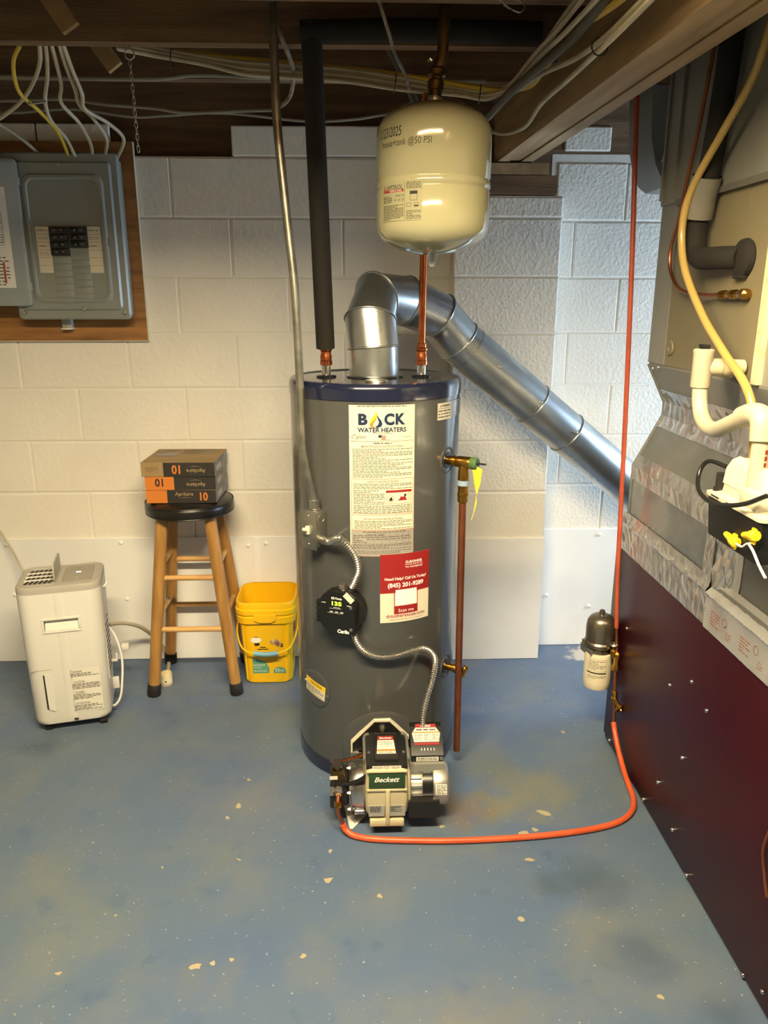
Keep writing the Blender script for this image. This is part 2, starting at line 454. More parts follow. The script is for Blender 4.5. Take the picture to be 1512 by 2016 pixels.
# walls: a backing slab with every block proud of the recessed joints
H0, CH = 0.1135, 0.2032
wall_back = struct('wall_back', MB().box((XL, YL + .004, 0), (XA + .02, 3.2, 1.9423)).box((XA + .004, YP + .004, 0), (XB - .004, 3.2, 1.812)).box((XB - .02, YR + .004, 0), (XR, 3.2, 1.97)), 'mortar_paint')
_bm = {}
def block(x0, x1, z0, z1, yf, m):
    w, h = round(x1 - x0 - .004, 4), round(z1 - z0 - .005, 4)
    key = (w, h, m)
    if key not in _bm:
        mb = MB().cbox((0, 0, 0), (w, .014, h), bev=.005, seg=2)
        o = obj('block', mb, m, wall_back, 0); _bm[key] = o.data
    else:
        o = bpy.data.objects.new('block', _bm[key]); COL.objects.link(o); o.parent = wall_back
    o.location = ((x0 + x1) / 2 + rnd.uniform(-.001, .001), yf + .007 + rnd.uniform(0, .0006), (z0 + z1) / 2 + rnd.uniform(-.001, .001))
    o.rotation_euler = (R(rnd.uniform(-.08, .08)), 0, R(rnd.uniform(-.05, .05)))
def course(x0, x1, phase, k, yf, m, per=.4064, z1=None):
    za = H0 + k * CH; zb = z1 or za + CH
    j = phase + math.floor((x0 - phase) / per) * per; xs = [x0]
    while j < x1 - .03:
        if j > x0 + .03: xs.append(j)
        j += per
    xs.append(x1)
    for a, b in zip(xs[:-1], xs[1:]): block(a, b, za, zb, yf, m)
for k in range(1, 9):
    course(-1.9, XA, -.648 if k % 2 == 0 else -.444, k, YL, 'wall_paint')
    course(XB, 1.9, .834 if k % 2 else 1.02, k, YR, 'wall_rough')
    if k <= 7: course(XA, XB, -9.0, k, YP, 'wall_rough', per=99)
block(XA, XB, H0 + 8 * CH, 1.812, YP, 'wall_rough')
course(-1.9, -.845, -1.1, 9, YL, 'wall_paint', z1=2.047)
course(-.428, .5, -.1, 9, YL, 'wall_paint', z1=2.047)
block(.775, .950, 1.978, 2.066, YR, 'wall_rough')
# dark framing behind the open top of the wall
struct('trim_1', MB().box((XL, 2.99, 1.80), (XR, 3.03, 2.31)), 'joist_wood')
struct('wall_left', MB().box((XL - .1, YB, 0), (XL, 3.2, 2.31)), 'wall_plain')
struct('wall_front', MB().box((XL, YB - .1, 0), (XR, YB, 2.31)), 'wall_plain')
# right wall with a small daylight window
wy0, wy1, wz0, wz1 = 2.37, 2.75, .80, 1.36
struct('wall_right', MB().box((XR, YB, 0), (XR + .1, wy0, 2.31)).box((XR, wy1, 0), (XR + .1, 3.2, 2.31)).box((XR, wy0, 0), (XR + .1, wy1, wz0)).box((XR, wy0, wz1), (XR + .1, wy1, 2.31)), 'wall_paint')
win = MB()
for a, b in (((XR, wy0, wz0), (XR + .04, wy1, wz0 + .02)), ((XR, wy0, wz1 - .02), (XR + .04, wy1, wz1)), ((XR, wy0, wz0), (XR + .04, wy0 + .02, wz1)), ((XR, wy1 - .02, wz0), (XR + .04, wy1, wz1)), ((XR, wy0, 1.07), (XR + .04, wy1, 1.09))): win.box(a, b)
w1 = struct('window_1', win, 'panel_white')
obj('pane', MB().box((XR + .05, wy0, wz0), (XR + .056, wy1, wz1)), mat('pane_glass', 'F4F8FA', .05, trans=1.0), w1, 0)

# white sheet panels along the foot of the wall
t = struct('trim_2', MB().box((-2.2, YL - .006, .002), (-.4055, YL + .001, .534)), 'panel_white')
t3 = struct('trim_3', MB().box((-.4045, YL - .006, .002), (XA - .001, YL + .001, .533)), 'panel_white')
t4 = struct('trim_4', MB().box((XA - .004, YP - .007, .002), (XB + .003, YP + .001, .532)), 'panel_white')
t5 = struct('trim_5', MB().box((XB + .001, YR - .006, .002), (1.7, YR + .001, .529)), 'panel_white')
bt = obj('seam_strip', MB().cbox((-.4055, YL - .0085, .268), (.031, .006, .53), bev=.002), 'panel_white', t)
def fastener(x, z, y, par):
    o = obj('fastener', MB().lathe([(.009, 0), (.0085, .003), (.005, .006), (.001, .0066)], (x, y, z), (0, -1, 0), 12), 'panel_white', par)
for x, z in ((-.946, .515), (-.944, .273), (-1.399, .512), (-1.393, .298), (-.439, .497)): fastener(x, z, YL - .006, t)
fastener(-.367, .505, YL - .006, t3)
for x, z in ((1.02, .506), (.812, .236), (.999, .182)): fastener(x, z, YR - .006, t5)

# ceiling: subfloor boards, joists, bridging
ceiling = struct('ceiling', MB().box((XL, YB, ZJ + .215), (XR, 3.2, ZJ + .30)), 'joist_wood')
JY = [2.2 - .33 * i for i in range(-1, 14)]
jm = None
for y in JY:
    if jm is None:
        o = obj('joist', MB().box((XL, 0, 0), (XR, .040, .215)), 'joist_wood', ceiling, 0); jm = o.data
    else:
        o = bpy.data.objects.new('joist', jm); COL.objects.link(o); o.parent = ceiling
    o.location = (0, y, ZJ)
for (a, b) in (((-.80, 2.09, 2.28), (-.675, 2.09, 2.085)), ((-.76, 2.39, 2.22), (-.66, 2.39, 2.08))):
    d = (V(b) - V(a)); ang = math.atan2(d.x, d.z)
    obj('bridging', MB().cbox((V(a) + V(b)) / 2, (.045, .018, d.length), Matrix.Rotation(ang, 3, 'Y') @ Matrix.Rotation(R(0), 3, 'X')), 'joist_pale', ceiling, 0)

# girder of three plies running towards the camera, bearing in the wall pocket
gd = V(-.0496, 1, 0).normalized(); gx = V(gd.y, -gd.x, 0)
g0 = V(.628, 2.98, 1.922)                   # lower right edge at the wall
g = thing('wooden_girder', 'heavy three-ply wooden girder running under the ceiling joists', 'beam', (.57, 2.98, 1.922), world=True)
for i in range(3):
    mb = MB(); off = -.0415 * (i + 1)
    ring = []
    for s_ in (.10, -5.4):
        p = g0 + gd * s_
        ring.append([p + gx * off, p + gx * (off + .0395), p + gx * (off + .0395) + V(0, 0, .162), p + gx * off + V(0, 0, .162)])
    mb.loft(ring); mb.v = [v + V(0, 0, .004 * (i == 1)) for v in mb.v]
    obj('ply', mb, 'girder_wood', g, 0)
# bearing shims in the pocket
tag(obj('shim_block', MB().cbox((.56, 2.90, 1.899), (.26, .10, .036)), 'girder_wood'), 'upper wooden shim plank packed under the girder end', 'shim')
tag(obj('shim_block', MB().cbox((.59, 2.915, 1.847), (.27, .12, .062)), 'joist_wood'), 'dark lower wooden shim block on the pilaster top', 'shim')

# the ceiling lamp between the joists (out of the picture, mirrored in the expansion tank)
def lamp_mat(k):
    m = mat('lamp_diffuser', 'FFFFFF', .5); b = m.node_tree.nodes['Principled BSDF']
    b.inputs['Emission Color'].default_value = (*LAMP_COL, 1); b.inputs['Emission Strength'].default_value = LAMP * k
    return m
x, y = -.15, .735
t = thing('ceiling_lamp_offscreen', 'long ceiling lamp in the joist bay nearest the water heater', 'lamp', (x, y, 2.13), world=True)
obj('diffuser_offscreen', MB().cbox((x, y, 2.155), (1.15, .12, .05), bev=.01), lamp_mat(1.0), t)
obj('housing', MB().cbox((x, y, 2.195), (1.2, .14, .03)), 'panel_white', t, 0)
obj('stem', MB().cbox((x, y, 2.2575), (.3, .06, .095)), 'panel_white', t, 0)
# ------------------------------------------------------------------ water heater
HX, HY, HR = .061, 2.292, .256
def resample(P, step):
    P = [Vector(p) for p in P]; out = [P[0]]; acc = 0.0
    for a, b in zip(P[:-1], P[1:]):
        L = (b - a).length
        if L < 1e-9: continue
        t = step - acc
        while t <= L:
            out.append(a.lerp(b, t / L)); t += step
        acc = (acc + L) % step
    return out
def corrugated(pts, r, step=.0035, seg=14):
    P = resample(smooth_path(pts, 14), step)
    return MB().tube(P, [r if i % 2 else r * .72 for i in range(len(P))], seg)
def radial(phi, d, z): return V(HX + d * math.sin(R(phi)), HY - d * math.cos(R(phi)), z)

wh = thing('water_heater', 'tall grey oil-fired water heater with navy bands standing on the floor', 'water heater', (HX, HY, 0), world=True)
obj('jacket', MB().lathe([(HR - .001, .03), (HR, .05), (HR, 1.195), (HR - .001, 1.205)], (HX, HY, 0), seg=96, cap=False), 'jacket_grey', wh)
obj('base_ring', MB().lathe([(HR + .001, 0), (HR + .003, .002), (HR + .003, .046), (HR + .001, .050), (HR - .002, .050)], (HX, HY, 0), seg=96), 'band_navy', wh)
obj('top_band', MB().lathe([(HR + .0005, 1.190), (HR + .003, 1.191), (HR + .003, 1.219), (HR + .001, 1.228), (HR - .004, 1.2345), (HR - .010, 1.236), (HR - .016, 1.2335), (HR - .02, 1.232)], (HX, HY, 0), seg=96, cap=False), 'band_navy', wh)
obj('top_pan', MB().lathe([(HR - .004, 1.20), (HR - .018, 1.2325), (.2, 1.233), (0.0, 1.234)], (HX, HY, 0), seg=72, cap=False), 'top_black', wh)
# collars round the connections in the top
for (x, y, r) in ((-.085, 2.285, .030), (.200, 2.285, .030), (HX - .002, HY, .088)):
    obj('collar', MB().lathe([(r, 0), (r, .004), (r * .86, .0065), (r * .6, .0065)], (x, y, 1.2335), seg=32), 'top_black', wh)
obj('cap_disc', MB().lathe([(.034, 0), (.033, .004), (.02, .0065), (0, .0075)], (HX, HY - .142, 1.2335), seg=32, cap=False), 'zinc', wh)

# big instruction label
LS = cylsurf(HX, HY, HR + .0006, 2.9, .748)
def LU(x, y): return ((x - 751) / 118 * .185, (1095 - y) / 298 * .433)
lab = MB(); LS.rect(lab, -.0925, 0, .0925, .433, .0004, 20)
lb = obj('instruction_label', lab, 'paper_cream', wh, 60); lb['label'] = 'tall cream instruction label with logo and small print'
def lprint(name, m, fn, par=lb):
    mb = MB(); fn(mb); return obj(name, mb, m, par, 0)
def txt(mb, s, x, y, w, **k):
    u, v = LU(x, y); LS.text(mb, s, u, v, w=w / 118 * .185, **k)
def rows(mb, x0, y0, x1, y1, n, **k):
    u0, v0 = LU(x0, y1); u1, v1 = LU(x1, y0); LS.lines(mb, u0, v0, u1, v1, n, **k)
def lrect(mb, x0, y0, x1, y1, **k):
    u0, v0 = LU(x0, y1); u1, v1 = LU(x1, y0); LS.rect(mb, u0, v0, u1, v1, **k)
def navy(mb):
    txt(mb, 'B', 717, 823.5, 16.5, bold=.05, hh=.0315); txt(mb, 'C', 763, 823.5, 18, bold=.05, hh=.033); txt(mb, 'K', 783, 823.5, 18, bold=.05, hh=.0315)
    txt(mb, 'WATER HEATERS', 750.5, 843.5, 86, bold=.03, hh=.0135)
    LS.poly(mb, [LU(x, y) for x, y in ((741, 811), (743, 818), (749, 826), (751, 832), (749, 837), (744, 839), (738, 838), (743, 834), (745, 829), (743, 823), (741, 817))])
lprint('logo_print', 'ink_navy', navy)
lprint('flame_print', 'ink_orange', lambda mb: LS.poly(mb, [LU(x, y) for x, y in ((740, 812), (739, 820), (734, 826), (729, 832), (729, 836), (733, 839), (738, 839), (734, 835), (736, 829), (740, 824), (741.5, 818))]))
lprint('flame_print', 'ink_yellow', lambda mb: LS.poly(mb, [LU(x, y) for x, y in ((739.5, 806), (739, 813), (733, 821), (729, 828), (728.5, 833), (732, 829), (736, 825), (740, 821), (742, 815))], .0014))
def small(mb):
    rows(mb, 707, 797.5, 795, 801, 1, seed=3); txt(mb, 'MAINTENANCE INSTRUCTIONS', 751, 875, 74, bold=.01)
    rows(mb, 735, 867, 768, 871, 1, seed=8)
    rows(mb, 698, 879, 806, 936, 19, fill=.42, seed=4)
    txt(mb, 'SAFETY INSTRUCTIONS', 752, 943.5, 56, bold=.01); rows(mb, 699, 947, 806, 959, 4, fill=.42, seed=5); rows(mb, 699, 960, 755, 989, 9, fill=.42, seed=6); rows(mb, 699, 990, 806, 1007, 5, fill=.42, seed=7)
    txt(mb, 'INSTALLATION INSTRUCTIONS', 752, 1018, 70, bold=.01); rows(mb, 700, 1021, 806, 1039, 6, fill=.42, seed=9)
    txt(mb, 'C glass', 709.5, 857.5, 26, shear=.35); txt(mb, '3', 703, 854, 1.8); txt(mb, 'TurboFlue', 795, 857.5, 17)
    lrect(mb, 694, 865, 809, 865.7, off=.001, n=8)
    rows(mb, 735, 849.5, 768, 851.5, 1, seed=31); rows(mb, 748, 862, 765, 864, 1, seed=32)
    rows(mb, 697, 1050, 722, 1068, 5, fill=.4, seed=11); rows(mb, 697, 1069, 806, 1080, 4, fill=.45, seed=12); rows(mb, 697, 1082, 806, 1090, 3, fill=.4, seed=13)
    for y in (1047, 1051, 1055, 1062, 1068): lrect(mb, 722, y, 805, y + .35, off=.0011, n=6)
    for x in (722, 736, 750, 764, 776, 788, 800): lrect(mb, x, 1045, x + .35, 1068, off=.0011)
    rows(mb, 715, 1043, 795, 1046, 1, seed=14); rows(mb, 723, 1048, 804, 1061, 3, fill=.35, seed=15)
lprint('small_print', 'ink_grey', small)
lprint('ratings_panel', 'silver_print', lambda mb: LS.rect(mb, *LU(695, 1094), *LU(809, 1041.5), off=.0007, n=10))
def frs(mb):
    for (y0, y1) in ((938, 1008), (1010, 1041)): LS.frame(mb, *LU(695, y1), *LU(808.5, y0), .0011, off=.0009)
    LS.frame(mb, *LU(757, 988), *LU(805, 961), .0008, off=.0011)
    LS.frame(mb, *LU(694.5, 1094.5), *LU(809.5, 1041.5), .0008, off=.0011)
lprint('frame_print', 'ink_brown', frs)
def reds(mb):
    lrect(mb, 757, 961, 805, 965.5, off=.0013, n=4)
    LS.poly(mb, [LU(x, y) for x, y in ((778, 982), (782, 979), (785, 973), (788, 976), (792, 971), (795, 980), (797, 982))])
    for k in range(5): lrect(mb, 749, 854 + k * 1.7, 757, 854.8 + k * 1.7, off=.0013)
    u, v = LU(766, 978); 
    for k in range(14):
        a, b = 2 * math.pi * k / 14, 2 * math.pi * (k + 1) / 14
        LS.poly(mb, [(u + q * math.cos(w), v + q * math.sin(w)) for q, w in ((.009, a), (.010, a), (.010, b), (.009, b))])
lprint('warning_print', 'ink_red', reds)
def blks(mb):
    LS.poly(mb, [LU(x, y) for x, y in ((763, 982), (764, 977), (767, 974), (769, 978), (769, 982))])
    LS.poly(mb, [LU(x, y) for x, y in ((790, 970), (794, 969), (795, 974), (791, 974))]); LS.frame(mb, *LU(798, 981), *LU(803, 967), .0006, off=.0012, n=1)
lprint('warning_print', 'ink_black', blks)
lprint('flag_print', 'ink_navy', lambda mb: lrect(mb, 744, 853, 749.5, 858, off=.0013))

# red and cream service sticker (its code square is left blank)
SS = cylsurf(HX, HY, HR + .0006, 18.6, .5415)
def SU(x, y): return ((x - 795.5) / 91 * .155, (1237 - y) / 149 * .212)
mb = MB(); SS.rect(mb, -.0775, 0, .0775, .212, .0012, 16); st = obj('service_sticker', mb, 'paper_cream', wh, 60); st['label'] = 'red and cream service sticker with phone number'
def sp(name, m, fn):
    mb = MB(); fn(mb); return obj(name, mb, m, st, 0)
def s_red(mb):
    SS.rect(mb, *SU(750, 1172), *SU(841, 1088), off=.0015, n=16)
    SS.rect(mb, *SU(774, 1219), *SU(818, 1201), off=.0015, n=6); SS.frame(mb, *SU(774, 1219), *SU(818, 1152 + 10), .0022, off=.0016)
    SS.text(mb, 'drtotherescue.com', *SU(796, 1222.5), w=.122, bold=.015, off=.0016)
sp('red_print', 'ink_red', s_red)
def s_logo(mb):
    SS.text(mb, 'D.ROHDE', *SU(810, 1107), w=.052, bold=.03, off=.0018, hh=.0075); SS.text(mb, 'HOME SERVICES', *SU(810, 1112.5), w=.056, off=.0018, hh=.0035)
    SS.text(mb, '"TO THE RESCUE"', *SU(810, 1118), w=.058, off=.0018, bold=.01, hh=.005)
sp('company_lettering', 'ink_white', s_logo)
sp('headline_lettering', 'ink_white', lambda mb: SS.text(mb, 'Need Help? Call Us Today!', *SU(796, 1142), w=.130, bold=.015, off=.0018))
sp('phone_number', 'ink_white', lambda mb: SS.text(mb, '(845) 201-9289', *SU(796, 1156.5), w=.112, bold=.03, off=.0018))
sp('scan_lettering', 'ink_white', lambda mb: SS.text(mb, 'Scan me', *SU(796, 1211.5), w=.048, off=.0018))
sp('code_square', 'ink_white', lambda mb: SS.rect(mb, *SU(776.5, 1200), *SU(815.5, 1165.5), off=.0017, n=6))
sp('small_print', 'ink_brown', lambda mb: SS.text(mb, '"Family Owned and Locally Operated"', *SU(797, 1231.5), w=.108, off=.0016))

# warning label with its clear tape strip on the right flank, caution label on the clean-out cover
WS = cylsurf(HX, HY, HR + .0006, 41.4, 1.128)
mb = MB(); WS.rect(mb, 0, 0, .068, .048, .0008, 8); wl = obj('warning_label', mb, 'paper_cream', wh, 60)
mb = MB(); WS.rect(mb, .066, .002, .185, .050, .0012, 14); obj('tape_strip', mb, 'tape_clear', wh, 60)
mb = MB(); WS.text(mb, 'WARNING', .040, .040, w=.042, bold=.03, off=.0014); WS.poly(mb, [(.010, .037), (.016, .037), (.013, .043)], .0014); WS.rect(mb, .002, .0325, .066, .0333, .0014, 4); WS.lines(mb, .003, .004, .062, .030, 3, .3, .0014, 3); obj('small_print', mb, 'ink_black', wl, 0)
CC = cylsurf(HX, HY, HR + .0006, -49, .284)
def disc(S, r, off, n=40):
    def rg(q, o): return [S.fn(q * math.cos(2 * math.pi * k / n), q * math.sin(2 * math.pi * k / n), o) for k in range(n)]
    return MB().loft([rg(r, 0), rg(r, off * .6), rg(r * .97, off)] + [rg(r * q, off) for q in (.8, .6, .4, .2, .02)], False, True)
obj('cleanout_cover', disc(CC, .062, .0022), 'jacket_grey', wh)
ca, sa = math.cos(R(-7)), math.sin(R(-7))
def crot(u, v): return (u * ca - v * sa - .002, u * sa + v * ca)
CR = Surf(lambda u, v, off: CC.fn(*crot(u, v), off))
mb = MB(); CR.rect(mb, -.047, -.025, .047, .025, .0028, 14); cl = obj('caution_label', mb, 'paper_cream', wh, 60)
mb = MB(); CR.rect(mb, -.047, .006, .047, .025, .0031, 14); obj('yellow_header', mb, 'ink_yellow', cl, 60)
mb = MB(); CR.text(mb, 'CAUTION', .005, .0155, w=.055, bold=.02, off=.0034); CR.lines(mb, -.042, -.023, .042, .004, 5, .35, .0034, 6)
obj('small_print', mb, 'ink_black', cl, 0)
for s_ in (-1, 1): obj('screw', MB().lathe([(.005, 0), (.004, .003), (.001, .004)], CC.fn(s_ * .054, -.008 * s_, .002), CC.fn(s_ * .054, 0, 1) - CC.fn(s_ * .054, 0, 0), 10), 'zinc', wh)
# recessed rings in the jacket round the relief and drain tappings
for (phi, z, r) in ((54, 1.006, .034), (59, .334, .033)):
    c_ = radial(phi, HR, z); ax = radial(phi, 1, 0) - V(HX, HY, 0)
    obj('tapping_ring', MB().lathe([(r * 1.2, -.012), (r * 1.2, -.002), (r * 1.1, .001), (r, .0), (r * .75, -.001), (r * .7, -.001), (.005, -.001)], c_, ax, 32), 'jacket_matte', wh)
    obj('tapping_hole', MB().lathe([(r * .7, 0), (r * .68, .0022), (.004, .0022)], c_, ax, 24), 'black_satin', wh)
# raised ring and combustion plate for the burner
PS = cylsurf(HX, HY, HR + .0006, 2.0, .125)
obj('combustion_ring', disc(PS, .125, .006, 56), 'jacket_grey', wh)
oct8 = [(-.024, .100), (.024, .100), (.094, .026), (.094, -.026), (.024, -.100), (-.024, -.100), (-.094, -.026), (-.094, .026)]
px, pz = .072, .127
obj('burner_flange', MB().prism([(a * 1.02, b * 1.02) for a, b in oct8], .016, (px, 2.036, pz)), 'paper_cream', wh, 0)
obj('burner_plate', MB().prism([(a * .965, b * .965) for a, b in oct8], .004, (px, 2.0195, pz)), 'black_satin', wh, 0)
for (a, b) in ((0, .082), (-.080, -.004), (.080, -.004)):
    nb = MB().lathe([(.010, 0), (.010, .008), (.006, .008), (.006, .022), (.001, .023)], (px + a, 2.016, pz + b), (0, -1, 0), 6)
    if a: nb.cbox((px + a, 2.006, pz + b), (.036, .004, .010), bev=.0015)
    obj('wing_nut', nb, 'zinc', wh)

# ------------------------------------------------------------------ flue pipe
fl = thing('flue_pipe', 'galvanised flue pipe rising from the water heater and sloping down to the right', 'flue pipe', (HX - .002, HY, 1.236), world=True)
FN = [V(.059, 2.292, 1.2345), V(.057, 2.292, 1.318), V(.048, 2.305, 1.398), V(.068, 2.375, 1.462), V(.160, 2.455, 1.452), V(.272, 2.515, 1.405), V(.345, 2.55, 1.325)]
dl = (V(1.034, 2.72, .776) - V(.345, 2.55, 1.325))
FN += [FN[6] + dl * t for t in (.05, .40, .60, 1.22)]
fr = frames(FN); r0 = .0755; seg = 40
rings = []
for p, (tt, n, b) in zip(FN, fr): rings.append([p + (n * math.cos(2 * math.pi * k / seg) + b * math.sin(2 * math.pi * k / seg)) * r0 for k in range(seg)])
names = ['collar_section', 'elbow_gore', 'elbow_gore', 'elbow_gore', 'pipe_section', 'elbow_gore', 'elbow_gore', 'pipe_section', 'pipe_section', 'pipe_section']
for i in range(10):
    sc = 1.0 + .012 * (i % 2)
    def grow(ring, p): return [p + (q - p) * sc for q in ring]
    mb = MB().loft([grow(rings[i], FN[i]), grow(rings[i + 1], FN[i + 1])], False, False)
    obj(names[i], mb, 'galv', fl, 50)
for i in range(1, 10):
    if i == 7: continue
    obj('crimp_bead', MB().torus(FN[i], fr[i][0], r0 + .0015, .0032, 40, 8), 'galv', fl, 60)
for s_ in (.16, .385, .585, .95):
    p = FN[6] + dl * s_; side = V(-.5, -.8, .6); side = (side - dl.normalized() * side.dot(dl.normalized())).normalized()
    obj('screw', MB().lathe([(.005, 0), (.005, .004), (.001, .005)], p + side * (r0 + .001), side, 8), 'zinc', fl)

# ------------------------------------------------------------------ pipes on the heater top
def copper_adapter(mb, x, y, z):   # female adapter and press ring
    mb.lathe([(.016, 0), (.0185, .001), (.0185, .012), (.017, .014), (.0175, .026), (.0155, .032), (.0155, .040), (.0185, .043), (.0185, .048), (.0145, .051), (.0145, .062), (.0115, .064)], (x, y, z), seg=20)
ip = thing('insulated_pipe', 'black foam-insulated water pipe rising from the water heater beside the conduit', 'pipe', (-.085, 2.285, 1.236), world=True)
obj('nipple', MB().lathe([(.0135, 0), (.0135, .030), (.0125, .034)], (-.085, 2.285, 1.2355), seg=20), 'chrome', ip)
mb = MB(); copper_adapter(mb, -.085, 2.285, 1.268); obj('copper_fitting', mb, 'copper', ip)
a, b = V(-.086, 2.284, 1.318), V(-.101, 2.155, 2.10)
d = (b - a)
obj('foam_sleeve', MB().tube([a, a + d * .3, a + d * .7, b + V(0, 0, .03)], [.0275, .0270, .0268, .0268], 24), 'foam_black', ip)
obj('foam_sleeve', MB().tube([b + V(-.026, 0, .004), V(.1, 2.15, 2.11), V(.48, 2.145, 2.105)], .0262, 24), 'foam_black', ip)
cp = thing('copper_pipe', 'bright copper water pipe rising from the water heater behind the expansion tank', 'pipe', (.2, 2.285, 1.236), world=True)
obj('nipple', MB().lathe([(.0135, 0), (.0135, .030), (.0125, .034)], (.200, 2.285, 1.2355), seg=20), 'chrome', cp)
mb = MB(); copper_adapter(mb, .2, 2.285, 1.268); obj('copper_fitting', mb, 'copper', cp)
obj('riser', MB().tube(smooth_path([(.200, 2.285, 1.325), (.201, 2.27, 1.6), (.203, 2.255, 1.90), (.205, 2.29, 1.985), (.205, 2.40, 2.0), (.205, 2.9, 2.0)], 6), .0108, 16), 'copper', cp)

# ------------------------------------------------------------------ switch box, conduit, flexible conduits, temperature control
n_ = V(math.sin(R(-40)), -math.cos(R(-40)), 0); t_ = V(-n_.y, n_.x, 0); Mb = Matrix((t_, n_, V(0, 0, 1))).transposed()
bc = V(HX, HY, 0) + n_ * (HR + .024) + V(0, 0, .824)
sb = thing('switch_box', 'small galvanised switch box with cream toggle on the water heater flank', 'switch box', tuple(bc - V(0, 0, .057)), world=True)
obj('box_body', MB().cbox(bc, (.050, .048, .104), Mb, .003), 'steel_box', sb)
obj('cover_plate', MB().cbox(bc + n_ * .0255, (.058, .003, .116), Mb, .001), 'steel_box', sb)
obj('toggle', MB().cbox(bc + n_ * .031, (.012, .008, .024), Mb, .001).cbox(bc + n_ * .041 + V(0, 0, .004), (.007, .018, .009), Mb @ Matrix.Rotation(R(20), 3, 'X'), .001), 'paper_cream', sb)
for dz in (-.030, .032): obj('knockout', MB().lathe([(.0125, 0), (.0125, .0008), (.011, .0012), (.0105, .0004), (.001, .0004)], bc + t_ * .025 + V(0, 0, dz), t_, 20), 'steel_box', sb)
for dz in (-.042, .042): obj('screw', MB().lathe([(.003, 0), (.001, .002)], bc + n_ * .027 + V(0, 0, dz), n_, 8), 'zinc', sb)
obj('connector', MB().lathe([(.017, 0), (.017, .006), (.0145, .007), (.0145, .024), (.016, .025), (.016, .031)], bc + V(0, 0, .052), seg=16).cyl(bc + V(0, 0, .068), bc + V(0, 0, .068) - t_ * .024, .004, seg=8), 'zinc', sb)
cb = bc + V(0, 0, .075)
cd = [cb, V(-.146, 2.066, 1.05), V(-.150, 2.08, 1.229), V(-.156, 2.085, 1.47), V(-.170, 2.09, 1.64), V(-.187, 2.09, 1.86), V(-.190, 2.095, 2.0), V(-.192, 2.10, 2.295)]
tag(obj('conduit', MB().tube(smooth_path(cd, 8), .0112, 16), 'conduit_steel'), 'long bent steel conduit dropping from the ceiling to the switch box', 'conduit')
co = bc + t_ * .026 + V(0, 0, -.032)
cn = thing('flexible_conduit', 'short armoured cable looping from the switch box to the temperature control', 'cable', tuple(co), world=True)
f1 = [co + t_ * .006, co + t_ * .03 + V(0, -.004, .002), V(-.046, 1.998, .815), V(-.008, 1.995, .772), V(.004, 1.995, .725), V(-.006, 1.998, .69), V(-.018, 2.00, .664)]
obj('connector', MB().lathe([(.013, 0), (.013, .008), (.011, .009), (.0125, .020), (.0125, .026)], co, t_, 14), 'zinc', cn)
obj('armour', corrugated(f1, .0105), 'zinc', cn)
cn2 = thing('flexible_conduit', 'long armoured cable curving down from the temperature control to the burner', 'cable', (-.006, 2.005, .512), world=True)
f2 = [(-.010, 2.008, .522), (.000, 2.005, .492), (.022, 2.005, .464), (.06, 2.008, .446), (.110, 2.012, .446), (.165, 2.022, .458), (.205, 2.035, .455), (.231, 2.042, .420), (.226, 2.030, .37), (.205, 2.00, .315), (.192, 1.975, .275), (.188, 1.945, .245)]
obj('armour', corrugated(f2, .0098), 'zinc', cn2)

# temperature control: round back box with a squared cover
n_ = V(math.sin(R(-21)), -math.cos(R(-21)), 0); t_ = V(-n_.y, n_.x, 0)
tc = V(HX, HY, .590) + n_ * (HR + .001)
ct = thing('temperature_control', 'black round temperature control with green digits on the water heater', 'controller', tuple(tc - V(0, 0, .07)), world=True)
obj('back_box', MB().lathe([(.064, 0), (.066, .004), (.066, .034), (.063, .037)], tc, n_, 40), 'black_satin', ct)
out = []
for k in range(48):
    a = 2 * math.pi * k / 48; x, y = .071 * math.cos(a), .0735 * math.sin(a)
    out.append((max(min(x, .050), -.064), max(min(y, .068), -.068)))
mb = MB(); mb.loft([[tc + n_ * d + t_ * x * s + V(0, 0, y * s) for x, y in out] for d, s in ((.030, 1.0), (.054, 1.0), (.058, .96))])
obj('cover', mb, 'black_plastic', ct)
KS = flat(tc + n_ * .058, t_, (0, 0, 1))
hb = MB()
for k in range(4): hb.cbox(tc + n_ * .046 - t_ * .068 + V(0, 0, .024 - k * .018), (.012, .018, .014), Matrix((t_, n_, V(0, 0, 1))).transposed(), .003)
obj('hinge', hb, 'black_plastic', ct)
def kp(name, m, fn):
    mb = MB(); fn(mb); return obj(name, mb, m, ct, 0)
kp('display', 'black_satin', lambda mb: KS.rect(mb, -.026, .021, .014, .038, .0006))
kp('digits', 'led_green', lambda mb: KS.text(mb, '135', -.007, .0295, w=.030, hh=.0125, bold=.03, off=.0009))
def kw(mb):
    KS.rect(mb, -.054, .0285, -.041, .0305, .0009); KS.rect(mb, .024, .026, .036, .028, .0009)
    for x in (-.028, -.012, .004): KS.rect(mb, x, .0025, x + .009, .005, .0009)
    KS.rect(mb, -.036, -.0005, .012, .0002, .0009); KS.rect(mb, -.03, .0135, .008, .0141, .0009)
    KS.lines(mb, -.018, .0155, .004, .0185, 1, .6, .0009, 4)
kp('panel_marks', 'ink_white', kw)['kind'] = 'stuff'
kp('model_lettering', 'ink_white', lambda mb: KS.text(mb, 'EZ-Temp', -.007, .0445, w=.032, bold=.04, off=.0009))
kp('brand_lettering', 'ink_white', lambda mb: KS.text(mb, 'Carlin', .012, -.0545, w=.036, bold=.05, off=.0009, shear=.1))
for (x, z) in ((.036, .022), (.036, -.046)): obj('screw', MB().lathe([(.005, 0), (.005, .002), (.001, .003)], tc + n_ * .058 + t_ * x + V(0, 0, z), n_, 10), 'zinc', ct)
